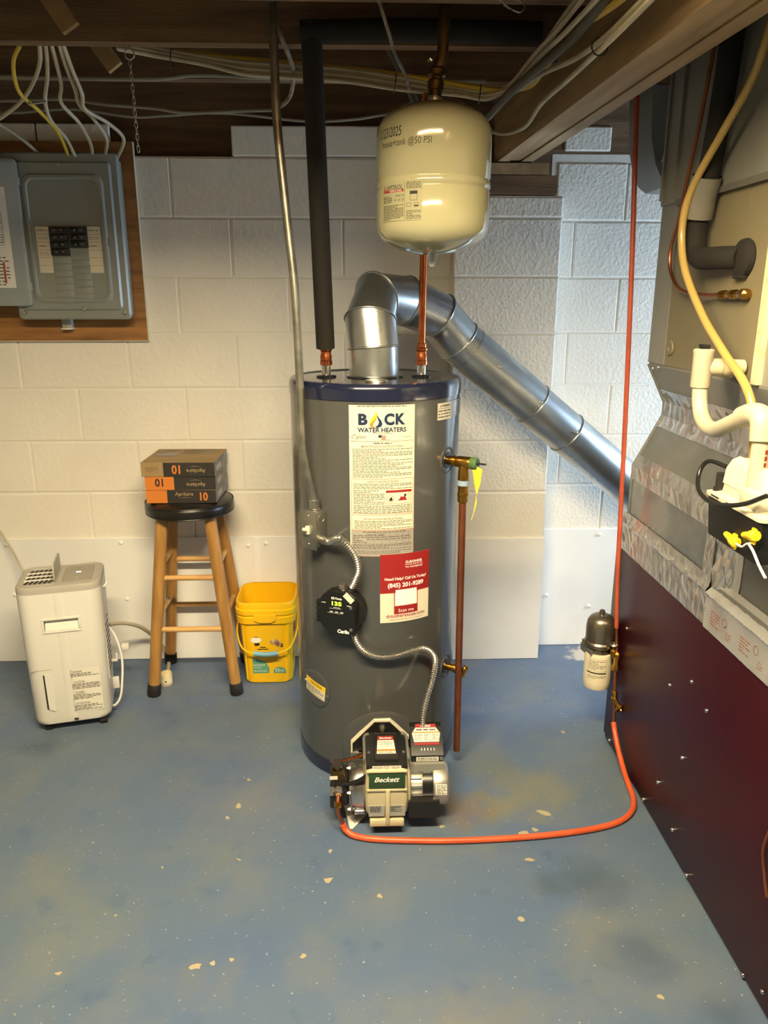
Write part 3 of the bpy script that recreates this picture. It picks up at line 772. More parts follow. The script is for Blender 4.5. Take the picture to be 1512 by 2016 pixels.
sk = MB(); S2 = flat(tc + n_ * .036 + t_ * .048 + V(0, 0, .052), (t_ - V(0, 0, 1)) * .7, (n_ * .0 + t_ + V(0, 0, 1)) * .7)
obj('side_label', MB().cbox(tc + n_ * .0585 + t_ * .030 + V(0, 0, .051), (.032, .002, .017), Matrix((t_, n_, V(0, 0, 1))).transposed() @ Matrix.Rotation(R(42), 3, 'Y')), 'paper_cream', ct, 0)
obj('connector', MB().lathe([(.013, 0), (.013, .007), (.0115, .016)], tc + n_ * .03 + V(0, 0, .066) + t_ * .002, (0, 0, 1), 14), 'zinc', ct)

# ------------------------------------------------------------------ relief valve with discharge pipe, drain valve
ax = radial(54, 1, 0) - V(HX, HY, 0); p0 = radial(54, HR - .002, 1.006)
rv = thing('relief_valve', 'brass relief valve with yellow tag on the side of the water heater', 'valve', tuple(p0), world=True)
obj('body', MB().lathe([(.013, 0), (.013, .022), (.0165, .023), (.0165, .030), (.014, .031), (.0165, .036), (.0175, .075), (.016, .080)], p0, ax, 24).lathe([(.014, 0), (.015, .02), (.0165, .045), (.0165, .052)], p0 + ax * .055, (0, 0, -1), 20), 'brass', rv)
obj('lever', MB().cbox(p0 + ax * .108 + V(0, 0, .001), (.034, .012, .003), rotz(math.atan2(ax.y, ax.x))).cyl(p0 + ax * .078, p0 + ax * .100, .004, seg=8), 'dark_plastic', rv)
obj('cap', MB().lathe([(.017, 0), (.018, .003), (.018, .016), (.015, .020)], p0 + ax * .079, ax, 20), 'lever_green', rv)
tg = MB(); q = p0 + ax * .096 + V(0, -.004, -.006)
tg.add([q, q + V(.016, 0, -.01), q + V(.012, -.002, -.05), q + V(.002, 0, -.085), q + V(-.006, .002, -.05), q + V(-.012, 0, -.012)], [(0, 1, 2, 3, 4, 5)])
tg.add([q + V(.002, 0, -.085), q + V(.004, .0, -.11), q + V(-.012, .001, -.16), q + V(-.008, 0, -.155)], [(0, 1, 2, 3)])
to = obj('tag', tg, 'tag_yellow', rv, 0); md = to.modifiers.new('thick', 'SOLIDIFY'); md.thickness = .0008
dp = p0 + ax * .055
dq = thing('discharge_pipe', 'dull copper discharge pipe hanging straight down beside the water heater', 'pipe', (dp.x, dp.y, .07), world=True)
obj('tape', MB().lathe([(.0172, 0), (.0172, .015)], dp + V(0, 0, -.068), seg=20), 'tape_blue', dq)
obj('fitting', MB().lathe([(.0105, 0), (.0145, .002), (.0145, .020), (.0165, .022), (.0165, .028), (.0145, .030), (.0145, .05), (.016, .052)], dp + V(0, 0, -.120), seg=20), 'brass', dq)
obj('copper_run', MB().tube([dp + V(0, 0, -.118), V(dp.x + .004, dp.y, .06)], .0107, 18), 'copper_dull', dq)
ax = radial(59, 1, 0) - V(HX, HY, 0); p0 = radial(59, HR - .002, .334)
dv = thing('drain_valve', 'brass drain valve low on the water heater behind the discharge pipe', 'valve', tuple(p0), world=True)
obj('body', MB().lathe([(.012, 0), (.012, .030), (.015, .031), (.015, .050), (.012, .055)], p0, ax, 20).cyl(p0 + ax * .045, p0 + ax * .062 + V(0, 0, -.022), .010, seg=16), 'brass', dv)
obj('handle', MB().torus(p0 + ax * .068 + V(0, 0, .004), ax, .011, .0045, 20, 8).cyl(p0 + ax * .05, p0 + ax * .07 + V(0, 0, .002), .005, seg=8), 'brass', dv)

# ------------------------------------------------------------------ expansion tank
EX, EY, ER = .197, 1.985, .1395
et = thing('expansion_tank', 'cream steel expansion tank hanging from the ceiling with handwriting on it', 'tank', (EX, EY, 1.563), world=True)
prof = [(.001, 1.563), (.03, 1.565), (.07, 1.573), (.105, 1.587), (.128, 1.602), (.1375, 1.620), (ER, 1.64), (ER, 1.706), (ER - .0025, 1.709), (ER - .0025, 1.713), (ER, 1.716), (ER, 1.727), (ER - .0025, 1.730), (ER - .0025, 1.734), (ER, 1.737),
        (ER, 1.825), (.1370, 1.848), (.128, 1.866), (.110, 1.882), (.08, 1.896), (.04, 1.904), (.018, 1.906)]
obj('shell', MB().lathe(prof, (EX, EY, 0), seg=72, cap=False), 'tank_cream', et, 60)
obj('valve_cap', MB().lathe([(.001, -.028), (.006, -.027), (.009, -.018), (.012, -.006), (.012, .004)], (EX, EY, 1.563), seg=16, cap=False), mat('clear_cap', 'D9D6CC', .08, trans=.7), et)
obj('neck', MB().lathe([(.017, 0), (.017, .014), (.0155, .016), (.0155, .022)], (EX, EY, 1.903), seg=20), 'zinc', et)
ES = cylsurf(EX, EY, ER + .0003, 0, 0)
def EU(x, y):   # label px grid -> arc length and height
    ps = math.asin(max(-.985, min(.985, (x - 852) / 113.0))); yy = EY - ER * math.cos(ps)
    a = R(15.8) - math.atan((1008 - y) / 1480.0)
    return ((ps - R(5.6)) * ER, 1.457 - math.tan(a) * yy)
mb = MB(); u0, v0 = EU(757, 437); u1, v1 = EU(832, 353); vm = v0
ES.rect(mb, u0, v0, u1, v1, .0004, 12); el = obj('product_label', mb, 'tank_cream', et, 60)
W_, H_ = u1 - u0, v1 - v0
def EL(a, b): return (u0 + a * W_, v0 + b * H_)
mb = MB(); ES.text(mb, 'AMTROL', *EL(.36, .865), w=.44 * W_, hh=.115 * H_, off=.001)
ES.lines(mb, *EL(.02, .02), *EL(.60, .42), 10, .4, .001, 5); ES.lines(mb, *EL(.02, .47), *EL(.30, .66), 4, .4, .001, 6); ES.lines(mb, *EL(.66, .02), *EL(.98, .26), 6, .4, .001, 7); ES.lines(mb, *EL(.66, .80), *EL(.98, .98), 5, .4, .001, 8)
ES.frame(mb, *EL(.74, .50), *EL(.90, .74), .0008, .001, 2); ES.rect(mb, *EL(.74, .66), *EL(.90, .74), .0011, 2)
ES.rect(mb, *EL(.62, .02), *EL(.625, .98), .001)
for (a, b) in ((.40, .62), (.47, .62), (.55, .62), (.36, .51), (.46, .51), (.55, .51)): ES.frame(mb, *EL(a, b), *EL(a + .05, b + .05), .0008, .001, 1)
for (a, b) in ((.67, .34), (.83, .34)): ES.frame(mb, *EL(a, b), *EL(a + .1, b + .1), .0008, .001, 1)
ES.rect(mb, *EL(.84, .35), *EL(.92, .38), .0011)
obj('black_print', mb, 'ink_black', el, 0)
mb = MB(); ES.rect(mb, *EL(.13, .74), *EL(.60, .80), .001, 4); ES.poly(mb, [EL(*p) for p in ((.02, .73), (.07, .94), (.09, .94), (.05, .73))]); ES.poly(mb, [EL(*p) for p in ((.07, .74), (.10, .86), (.14, .74))]); obj('red_print', mb, 'ink_red', el, 0)
mb = MB(); ES.text(mb, 'THERM-X-TROL', *EL(.39, .77), w=.34 * W_, off=.0013); obj('white_print', mb, 'ink_white', el, 0)
mb = MB(); c_ = EU(768, 259); ES.text(mb, '12/23/2025', *c_, w=.078, shear=.15, off=.0008, hh=.020, bold=-.008)
c_ = EU(795, 278); ES.text(mb, 'house+tank @50 PSI', *c_, w=.138, shear=.12, off=.0008, hh=.019, bold=-.008); obj('handwriting', mb, 'ink_black', et, 0)
tp = thing('tank_pipe', 'dark bronze pipe and fittings holding up the expansion tank', 'pipe', (EX, EY, 1.925), world=True)
obj('fitting', MB().lathe([(.0165, 0), (.0165, .012), (.0195, .014), (.0195, .032), (.016, .036)], (EX, EY, 1.921), (.08, -.02, 1), 18).lathe([(.016, 0), (.021, .004), (.021, .016), (.017, .02)], (EX + .004, EY, 1.962), (.12, -.02, 1), 18), 'bronze_dark', tp)
obj('riser', MB().tube(smooth_path([(EX + .003, EY, 1.95), (EX + .009, EY - .002, 1.985), (EX + .017, EY - .004, 2.02), (EX + .021, EY - .004, 2.14), (EX + .021, EY - .004, 2.30)], 6), .0135, 16), 'bronze_dark', tp)
obj('bleed_knob', MB().lathe([(.004, 0), (.006, .002), (.006, .010), (.001, .012)], (EX - .010, EY - .010, 1.995), (-.6, -.5, .4), 10), 'chrome', tp)
# ------------------------------------------------------------------ oil burner
bu = thing('oil_burner', 'cream and black oil burner bolted to the foot of the water heater', 'burner', (.078, 1.87, .03), world=True)
def yzprism(poly, x0, x1):   # polygon in (y, z) extruded along x
    return MB().prism(poly, x1 - x0, (x0, 0, 0), (0, 1, 0), (0, 0, 1), (1, 0, 0))
obj('air_tube', MB().cyl((.075, 1.93, .125), (.075, 2.03, .125), .055, seg=28), 'black_satin', bu)
hz = .038
rings = []
for (z, w, yf, yb) in ((.040, .045, 1.812, 1.93), (.058, .050, 1.800, 1.95), (.075, .0585, 1.793, 1.96), (.11, .060, 1.790, 1.965), (.155, .060, 1.790, 1.965), (.208, .058, 1.792, 1.96), (.214, .054, 1.797, 1.955)):
    rings.append([V(.077 + x, (yf + yb) / 2 + y, z) for x, y in rrect(2 * w, yb - yf, .014)])
obj('housing', MB().loft(rings), 'burner_cream', bu)
obj('foot_lip', MB().cbox((.077, 1.815, .046), (.096, .06, .022), bev=.003), 'burner_cream', bu)
obj('seam_rib', MB().cbox((.079, 1.787, .098), (.012, .010, .112), bev=.003), 'burner_cream', bu)
obj('cross_rib', MB().cbox((.077, 1.7885, .152), (.112, .006, .007), bev=.002).cbox((.077, 1.7885, .211), (.112, .008, .006), bev=.002), 'burner_cream', bu)
sg = obj('sign_plate', MB().cbox((.077, 1.7895, .182), (.100, .004, .052), bev=.001), 'sign_green', bu)
BS = flat((.077, 1.7875, .182), (1, 0, 0), (0, 0, 1))
mb = MB(); BS.text(mb, 'Beckett', 0, .004, w=.070, shear=.35, bold=.025, off=.0006); obj('lettering', mb, 'ink_white', sg, 0)
mb = MB(); BS.text(mb, 'CORPORATION', 0, -.0115, w=.044, off=.0006); obj('small_lettering', mb, 'ink_grey', sg, 0)
for sx in (-1, 1):
    p = obj('data_label', MB().cbox((.077 + sx * .029, 1.7905, .084), (.044, .003, .034)), 'silver_print', bu, 0)
    S_ = flat((.077 + sx * .029, 1.789, .084), (1, 0, 0), (0, 0, 1)); mb = MB(); S_.lines(mb, -.018, -.004, .012, .015, 6, .5, .0005, 4 + sx); obj('small_print', mb, 'ink_black', p, 0)
# igniter cover hinged on top
obj('igniter_base', yzprism([(1.798, .212), (1.798, .224), (1.81, .228), (1.935, .2285), (1.955, .2285), (1.955, .212)], .020, .134), 'black_plastic', bu, 25)
ig = obj('igniter_cover', yzprism([(1.812, .226), (1.810, .233), (1.818, .2365), (1.925, .242), (1.935, .238), (1.935, .224)], .045, .109), 'black_satin', bu, 25)
IS = flat((.077, 1.872, .2394), (1, 0, 0), (0, 1, .0514)); mb = MB(); IS.poly(mb, [(-.027, -.040), (.027, -.040), (.022, .040), (-.022, .040)], .0006); il = obj('igniter_label', mb, 'paper_gloss', ig, 0)
mb = MB(); IS.poly(mb, [(-.0235, .022), (.0235, .022), (.0215, .041), (-.0215, .041)], .0009); obj('red_header', mb, 'ink_red', ig, 0)
mb = MB(); IS.text(mb, 'Beckett', 0, .0315, w=.036, shear=.3, bold=.02, off=.0013); obj('header_text', mb, 'ink_white', ig, 0)
mb = MB(); IS.text(mb, 'POWERLIGHT', 0, .012, w=.042, off=.001, hh=.0065); IS.frame(mb, -.010, -.012, .006, -.004, .0008, .001, 1); IS.lines(mb, -.018, .001, .018, .005, 1, .5, .001, 3); IS.lines(mb, -.022, -.038, .02, -.030, 2, .4, .001, 3); obj('label_text', mb, 'ink_black', ig, 0)
mb = MB(); IS.rect(mb, -.026, -.028, .026, -.021, .001); obj('orange_bar', mb, 'ink_orange', ig, 0)
mb = MB(); S_ = flat((.077, 1.7975, .2175), (1, 0, 0), (0, 0, 1)); S_.rect(mb, -.040, -.0065, .040, .0055, .0006); sl = obj('serial_label', mb, 'paper_gloss', bu, 0)
mb = MB(); S_.lines(mb, -.036, -.004, -.012, .003, 2, .4, .001, 3); S_.lines(mb, .014, -.004, .037, .003, 2, .4, .001, 5); S_.frame(mb, -.006, -.004, .004, .004, .001, .001, 1); obj('small_print', mb, 'ink_grey', sl, 0)
for x in (.028, .126): obj('screw', MB().lathe([(.005, 0), (.004, .003), (.001, .004)], (x, 1.852, .228), (0, -.1, 1), 10), 'zinc', bu)
for x in (.016, .138): obj('hinge_arm', MB().tube(smooth_path([(x, 1.83, .222), (x, 1.86, .228), (x, 1.930, .230), (x + (.012 if x < .1 else -.012), 1.945, .230)], 5), .0042, 8), 'alu_cast', bu)
# primary control on its bracket
obj('bracket', MB().cbox((.194, 1.858, .166), (.100, .003, .036)).cbox((.194, 1.90, .183), (.100, .085, .003)), 'galv_grey', bu, 0)
for x in (.176, .212): obj('bracket_slot', MB().cbox((x, 1.8562, .160), (.014, .0015, .004)), 'alu', bu, 0)
pr = obj('control_box', yzprism([(1.868, .185), (1.868, .205), (1.895, .226), (1.945, .252), (1.968, .252), (1.972, .185)], .150, .242), 'black_plastic', bu, 25)
nrm = V(0, .05, .026).normalized(); CS = flat((.196, 1.921, .2395), (1, 0, 0), nrm)
mb = MB(); CS.poly(mb, [(-.036, -.024), (.036, -.024), (.041, .004), (.030, .022), (-.030, .022), (-.041, .004)], .0008); obj('control_label', mb, 'paper_gloss', pr, 0)
mb = MB(); CS.rect(mb, -.030, .022, .030, .034, .0008); CS.rect(mb, -.036, -.034, .036, -.026, .0008); obj('red_bar', mb, 'ink_red', pr, 0)
mb = MB(); CS.text(mb, 'Beckett', 0, .028, w=.030, shear=.3, bold=.02, off=.0013); obj('header_text', mb, 'ink_white', pr, 0)
mb = MB(); CS.rect(mb, -.040, .0045, .040, .008, .0012); obj('orange_bar', mb, 'ink_orange', pr, 0)
mb = MB(); CS.lines(mb, -.028, .011, .030, .019, 1, .6, .0012, 3); CS.lines(mb, -.034, -.02, -.010, .002, 5, .35, .0012, 4); CS.lines(mb, -.006, -.02, .014, .002, 5, .35, .0012, 5); CS.lines(mb, .017, -.02, .037, .002, 5, .35, .0012, 6); obj('label_text', mb, 'ink_grey', pr, 0)
F2 = flat((.196, 1.8675, .195), (1, 0, 0), (0, 0, 1)); mb = MB(); F2.rect(mb, -.032, -.008, .032, .006, .0005); tl = obj('terminal_label', mb, 'paper_gloss', pr, 0)
mb = MB(); F2.lines(mb, -.028, -.006, .028, .004, 2, .4, .001, 7); obj('small_print', mb, 'ink_black', tl, 0)
for k in range(5): obj('status_mark', MB().cbox((.180 + k * .009, 1.881, .2165), (.002, .001, .007), Matrix.Rotation(R(-52), 3, 'X')), 'ink_white', pr, 0)
obj('screw', MB().lathe([(.006, 0), (.005, .003), (.001, .004)], (.236, 1.867, .196), (0, -1, 0), 10), 'zinc', bu)
# motor
mc = V(0, 1.878, .108)
def mx(prof, m, name, seg=36): return obj(name, MB().lathe([(r, x) for x, r in prof], mc, (1, 0, 0), seg), m, bu)
mx([(.131, .060), (.132, .066), (.143, .067), (.146, .062), (.147, .045)], 'burner_cream', 'motor_flange')
mx([(.146, .045), (.148, .048), (.180, .048), (.181, .040)], 'alu_cast', 'motor_nose')
fin = MB()
for k in range(14):
    a = 2 * math.pi * k / 14; fin.cbox(mc + V(.163, math.cos(a) * .051, math.sin(a) * .051), (.032, .009, .009), Matrix.Rotation(a, 3, 'X'), .002)
obj('motor_fins', fin, 'alu_cast', bu, kind='stuff')
mx([(.180, .046), (.181, .052), (.209, .052), (.210, .046)], 'black_satin', 'motor_winding')
mx([(.209, .050), (.211, .058), (.216, .060), (.248, .060), (.254, .056), (.258, .045), (.259, .004)], 'alu_cast', 'motor_endbell')
rods = (( .6, -.8), (-.2, -.98))
for a in (math.pi * 1.0, math.pi * 1.22): obj('through_rod', MB().cyl(mc + V(.15, math.cos(a) * .054, math.sin(a) * .054), mc + V(.215, math.cos(a) * .054, math.sin(a) * .054), .0022, seg=8), 'chrome', bu)
ML = Surf(lambda u, v, off: mc + V(.232 + u, -math.cos(v / .060) * (.060 + off), math.sin(v / .060) * (.060 + off)))
mb = MB()
for k in range(6): ML.rect(mb, -.016, .002 + k * .005, .016, .007 + k * .005, .0006)
ml = obj('motor_label', mb, 'paper_gloss', bu, 60)
mb = MB(); ML.lines(mb, -.013, .004, .014, .030, 6, .4, .001, 3); obj('small_print', mb, 'ink_black', ml, 0)
obj('wiring_box', yzprism([(1.800, .050), (1.800, .074), (1.806, .098), (1.822, .103), (1.86, .103), (1.86, .050)], .139, .226), 'black_satin', bu, 25)
for x in (.172, .197): obj('box_rib', MB().cbox((x, 1.8005, .088), (.003, .004, .022)), 'black_satin', bu)
# fan-wheel cover and fuel pump on the left
mx([(.018, .070), (.012, .074), (-.002, .073), (-.020, .070), (-.028, .064), (-.031, .05)], 'alu', 'fan_cover', 12)
obj('cover_tab', MB().cbox((.001, 1.822, .060), (.030, .012, .020), Matrix.Rotation(R(25), 3, 'X'), .003), 'alu', bu)
for (dy, dz) in ((-.066, .02), (-.055, -.042), (-.02, .068)): obj('bolt', MB().lathe([(.006, 0), (.006, .006), (.003, .006), (.003, .010)], mc + V(-.024, dy, dz), (-1, 0, 0), 6), 'zinc', bu)
obj('pump_body', MB().cbox((-.052, 1.866, .112), (.044, .072, .086), bev=.008).cbox((-.070, 1.848, .100), (.026, .05, .062), bev=.005), 'black_satin', bu)
obj('pump_head', MB().cbox((-.060, 1.852, .166), (.040, .044, .026), bev=.004), 'bronze_dark', bu)
obj('solenoid', MB().lathe([(.014, 0), (.016, .003), (.016, .03), (.011, .034)], (-.058, 1.86, .170), (-.1, -.45, 1), 16), 'dark_plastic', bu)
obj('pump_label', MB().cbox((-.071, 1.8285, .166), (.022, .002, .010)), 'paper_white', bu, 0)
obj('pump_plate', MB().cbox((-.077, 1.8215, .128), (.013, .004, .028), bev=.001), 'zinc', bu)
obj('lead', MB().tube(smooth_path([(-.045, 1.83, .145), (-.02, 1.822, .152), (.006, 1.812, .172), (.022, 1.81, .185)], 6), .006, 10), 'black_satin', bu)
obj('pump_fitting', MB().lathe([(.013, 0), (.013, .010), (.009, .012), (.009, .022)], (-.058, 1.830, .128), (0, -1, -.2), 6), 'zinc', bu)
obj('nozzle_tube', MB().tube(smooth_path([(-.078, 1.872, .190), (-.070, 1.86, .196), (-.04, 1.855, .204), (.0, 1.86, .212), (.018, 1.865, .215)], 6), .0038, 10), 'copper', bu)

# paper tag hanging under the burner onto the floor
tgm = MB().add([(-.050, 1.930, .02), (-.028, 1.822, .003), (-.020, 1.818, .003), (.032, 1.895, .004), (.0, 1.95, .03)], [(0, 1, 2, 3, 4)])
pt = thing('paper_tag', 'folded white printed paper tag lying under the oil burner', 'tag', (-.01, 1.88, .003), world=True)
o = obj('sheet', tgm, 'paper_white', pt, 0); o.modifiers.new('t', 'SOLIDIFY').thickness = .0008
TS = flat((-.0195, 1.824, .0042), (.054, .078, .001), (-.078, .054, .09)); mb = MB()
TS.lines(mb, .012, .004, .085, .040, 7, .35, .002, 5); obj('small_print', mb, 'ink_grey', pt, 0)

# orange-sleeved oil line from the burner across the floor to the filter
ol = thing('oil_line', 'orange-sleeved oil line curving across the floor from the burner', 'oil line', (.06, 1.766, 0), world=True)
obj('copper_end', MB().tube(smooth_path([(-.058, 1.812, .124), (-.060, 1.795, .10), (-.058, 1.790, .075), (-.050, 1.800, .045), (-.044, 1.80, .028)], 6), .0058, 12), 'copper_dull', ol)
obj('flare_nut', MB().lathe([(.009, 0), (.0105, .003), (.0105, .014), (.007, .018)], (-.0595, 1.797, .112), (-.02, -.2, -1), 6), 'brass', ol)
op = [(-.047, 1.80, .036), (-.040, 1.797, .020), (-.018, 1.785, .0095), (.02, 1.772, .009), (.07, 1.764, .009), (.16, 1.757, .009), (.27, 1.753, .009), (.42, 1.757, .009), (.56, 1.769, .009), (.68, 1.79, .009), (.755, 1.818, .009), (.802, 1.860, .011), (.825, 1.915, .012), (.832, 1.97, .013), (.835, 2.03, .028), (.835, 2.085, .06), (.835, 2.13, .098), (.834, 2.150, .125)]
obj('sleeve', MB().tube(smooth_path(op, 8), .0086, 14), 'hose_orange', ol)
obj('copper_end', MB().cyl((.834, 2.147, .12), (.834, 2.158, .205), .0052, seg=12), 'copper_dull', ol)

# oil filter with spin-on can and de-aerator dome beside the furnace
FX, FY = .800, 2.245
of = thing('oil_filter', 'cream spin-on oil filter with bronze dome beside the burgundy furnace', 'oil filter', (FX, FY, .21), world=True)
obj('can', MB().lathe([(.036, .208), (.041, .210), (.0445, .222), (.0455, .24), (.0455, .322), (.043, .331), (.034, .335)], (FX, FY, 0), seg=36), 'filter_cream', of)
FS = cylsurf(FX, FY, .0455, -22, 0); mb = MB(); FS.lines(mb, -.028, .285, .028, .318, 7, .35, .0008, 3); FS.frame(mb, -.032, .281, .031, .322, .0007, .0008, 6); FS.lines(mb, -.03, .252, .03, .266, 3, .3, .0008, 9); obj('can_print', mb, 'ink_grey', of, 0)
mb = MB(); FS.rect(mb, -.034, .272, .032, .2765, .0009, 6); obj('can_stripe', mb, 'ink_black', of, 0)
obj('filter_head', MB().lathe([(.030, .334), (.036, .337), (.036, .352), (.043, .356), (.050, .362), (.051, .372), (.047, .378)], (FX, FY, 0), seg=32), 'filter_steel', of)
obj('dome', MB().lathe([(.046, .372), (.0475, .382), (.0475, .425), (.044, .446), (.034, .460), (.022, .466), (.02, .4665), (.009, .467), (.009, .480), (.004, .483), (.0005, .484)], (FX, FY, 0), seg=36), 'filter_steel', of)
obj('clamp_lug', MB().cbox((FX - .054, FY - .005, .375), (.012, .018, .012), bev=.003), 'filter_steel', of)
obj('bracket', MB().cbox((.825, 2.262, .342), (.12, .07, .006), rotz(R(12))).cbox((.760, 2.252, .336), (.006, .07, .026), rotz(R(12))), 'duct_dark', of, 0)
obj('valve_body', MB().cyl((FX + .028, 2.205, .345), (FX + .036, 2.196, .345), .010, seg=12).lathe([(.010, 0), (.010, .02), (.006, .024), (.006, .040)], (.828, 2.19, .342), (0, 0, 1), 12).lathe([(.0125, 0), (.0125, .014), (.009, .02), (.009, .04), (.0125, .046), (.0125, .058), (.006, .064)], (.838, 2.185, .296), (0, 0, 1), 6), 'brass', of)
obj('valve_wheel', MB().lathe([(.014, 0), (.016, .003), (.014, .006), (.004, .006), (.003, .012)], (.828, 2.19, .381), (0, 0, 1), 16), 'zinc', of)
obj('outlet_tube', MB().cyl((.838, 2.186, .30), (.835, 2.165, .225), .0052, seg=12), 'copper_dull', of)
fv = thing('shutoff_valve', 'small brass shutoff valve with round handwheel below the oil filter', 'valve', (.835, 2.158, .20), world=True)
obj('body', MB().lathe([(.009, 0), (.011, .003), (.011, .016), (.007, .02), (.010, .026), (.010, .036), (.006, .04)], (.834, 2.158, .192), (0, .08, 1), 8).cyl((.834, 2.155, .205), (.842, 2.125, .188), .008, seg=10), 'brass', fv)
obj('handwheel', MB().lathe([(.015, 0), (.017, .004), (.015, .008), (.005, .009), (.004, .014)], (.841, 2.130, .191), (.3, -1, -.55), 18), 'brass', fv)
# red-sleeved line from the ceiling down to the filter
rl = thing('oil_line', 'long red-sleeved oil line hanging from the girder to the oil filter', 'oil line', (.835, 2.2, .44), world=True)
obj('sleeve', MB().tube(smooth_path([(.752, 2.20, 2.09), (.760, 2.20, 1.95), (.782, 2.20, 1.579), (.802, 2.2, 1.152), (.814, 2.2, .839), (.822, 2.198, .62), (.833, 2.195, .44)], 8), [.0072] * 49, 14), 'hose_red', rl)
obj('copper_end', MB().cyl((.833, 2.195, .445), (.838, 2.186, .355), .0052, seg=12), 'copper_dull', rl)
# ------------------------------------------------------------------ plywood board and breaker panel
pb_ = thing('plywood_board', 'plywood backing board screwed to the block wall behind the breaker panel', 'board', (-1.3, 2.91, 1.31), world=True)
obj('sheet', MB().box((-1.95, 2.900, 1.308), (-.767, 2.917, 1.985)), 'plywood', pb_, 0)
obj('chipped_edge', MB().box((-1.95, 2.8995, 1.3065), (-.7655, 2.9165, 1.3095)).box((-.7672, 2.8995, 1.3065), (-.7652, 2.9165, 1.985)), 'ply_edge', pb_, 0)
bp = thing('breaker_panel', 'grey steel breaker panel with open door on the plywood board', 'electrical panel', (-.99, 2.85, 1.39), world=True)
PX, PZ, PW, PH, PYF = -.9925, 1.6615, .395, .547, 2.805
obj('back_box', MB().cbox((PX, 2.856, PZ), (.365, .086, .515), bev=.003), 'panel_grey', bp)
def stepped(levels):   # (width, height, y) rounded rectangles lofted
    return MB().loft([[V(PX + x, y, PZ + z) for x, z in rrect(w, h, r)] for w, h, y, r in levels])
obj('cover', stepped([(PW, PH, 2.822, .016), (PW, PH, 2.812, .016), (PW - .012, PH - .012, PYF, .014), (PW - .050, PH - .060, PYF, .014), (PW - .062, PH - .072, PYF - .008, .014), (PW - .085, PH - .10, PYF - .008, .012)]), 'panel_grey', bp)
yf = PYF - .0075
obj('dead_front', MB().loft([[V(-.985 + x, y, 1.655 + z) for x, z in rrect(w, h, r)] for w, h, y, r in ((.276, .424, yf, .03), (.262, .410, yf + .004 - .010, .028), (.245, .393, yf - .006, .026), (.238, .386, yf - .002, .026))]), 'panel_grey', bp)
yb = yf - .002
for i, (x0, x1, z0, z1, n) in enumerate(((-1.044, -.982, 1.602, 1.697, 4), (-.976, -.916, 1.628, 1.697, 3))):
    for k in range(n):
        zc = z1 - (k + .5) * (z1 - z0) / n
        b_ = obj('breaker', MB().cbox(((x0 + x1) / 2, yb - .004, zc), (x1 - x0, .016, (z1 - z0) / n - .0012), bev=.0015), 'breaker', bp)
        tx = (x0 + x1) / 2 + (.012 if i == 0 else -.012)
        obj('toggle', MB().cbox((tx, yb - .016, zc), (.014, .012, .011), rotz(R(20 if i == 0 else -20)), .002), 'black_satin', b_)
        S_ = flat(((x0 + x1) / 2, yb - .0122, zc), (1, 0, 0), (0, 0, 1)); mb = MB(); S_.rect(mb, -.018 if i == 0 else .006, -.004, -.006 if i == 0 else .018, .004, .0005); obj('rating_mark', mb, 'ink_grey', b_, 0)
for k in range(7):
    for x in (-1.012, -.946):
        z = 1.588 - k * .0225
        if x > -.98: z += .012
        obj('blank_plate', MB().cbox((x, yb - .0005, z), (.060, .003, .0205), bev=.001), 'panel_grey', bp)
for i, x in enumerate((-1.068, -.895)):
    s_ = obj('index_strip', MB().cbox((x, yb - .0015, 1.6215), (.046, .002, .152)), 'paper_cream', bp, 0)
    S_ = flat((x, yb - .0026, 1.6215), (1, 0, 0), (0, 0, 1)); mb = MB()
    for k in range(1, 6): S_.rect(mb, -.022, .076 - k * .0254 - .0004, .022, .076 - k * .0254 + .0004, .0005)
    for k in range(4 if i == 0 else 3): S_.lines(mb, -.018, .076 - k * .0254 - .018, .016, .076 - k * .0254 - .007, 2 if k % 2 else 1, .22, .0006, 11 + k + 5 * i)
    obj('pencil_notes', mb, 'ink_grey', s_, 0)
obj('latch_slot', MB().cbox((-.8505, PYF - .0085, 1.648), (.006, .002, .030)), 'slot_dark', bp, 0)
for (x, z) in ((-.99, 1.896), (-.955, 1.424), (-.815, 1.412), (-1.165, 1.412)): obj('screw', MB().lathe([(.007, 0), (.006, .004), (.001, .005)], (x, PYF - .006, z), (0, -1, 0), 12), 'zinc', bp)
# door swung open on its left hinges
hx, hy = -1.128, PYF - .012; dr = rotz(R(8))
def D(u, w, z): return V(hx, hy, 0) + dr @ V(-u, -w, 0) + V(0, 0, z)
Md = dr
dO = obj('door', MB().loft([[D(.20 + x, w, 1.672 + z) for x, z in rrect(a, b, r)] for a, b, w, r in ((.40, .475, 0, .014), (.40, .475, .010, .014), (.385, .460, .014, .010))]), 'panel_grey', bp)
DS = Surf(lambda u, v, off: D(-u, .0145 + off, v))
mb = MB(); DS.rect(mb, -.36, 1.495, -.045, 1.82, .0005); dlb = obj('door_label', mb, 'paper_white', dO, 0)
mb = MB(); DS.lines(mb, -.20, 1.50, -.12, 1.60, 10, .35, .001, 3); DS.lines(mb, -.20, 1.62, -.12, 1.78, 14, .35, .001, 4); DS.lines(mb, -.105, 1.50, -.06, 1.60, 9, .35, .001, 6); DS.frame(mb, -.100, 1.635, -.065, 1.74, .0012, .001, 2); DS.lines(mb, -.098, 1.64, -.068, 1.735, 12, .4, .001, 7); obj('small_print', mb, 'ink_grey', dlb, 0)
mb = MB(); DS.rect(mb, -.080, 1.51, -.073, 1.58, .0012); obj('red_print', mb, 'ink_brown', dlb, 0)
for z in (1.50, 1.84): obj('hinge', MB().cyl((hx, hy - .004, z - .012), (hx, hy - .004, z + .012), .005, seg=10), 'panel_grey', bp)
cl_ = thing('cable_clamp', 'small plastic cable clamp under the breaker panel', 'clamp', (-1.05, 2.89, 1.36), world=True)
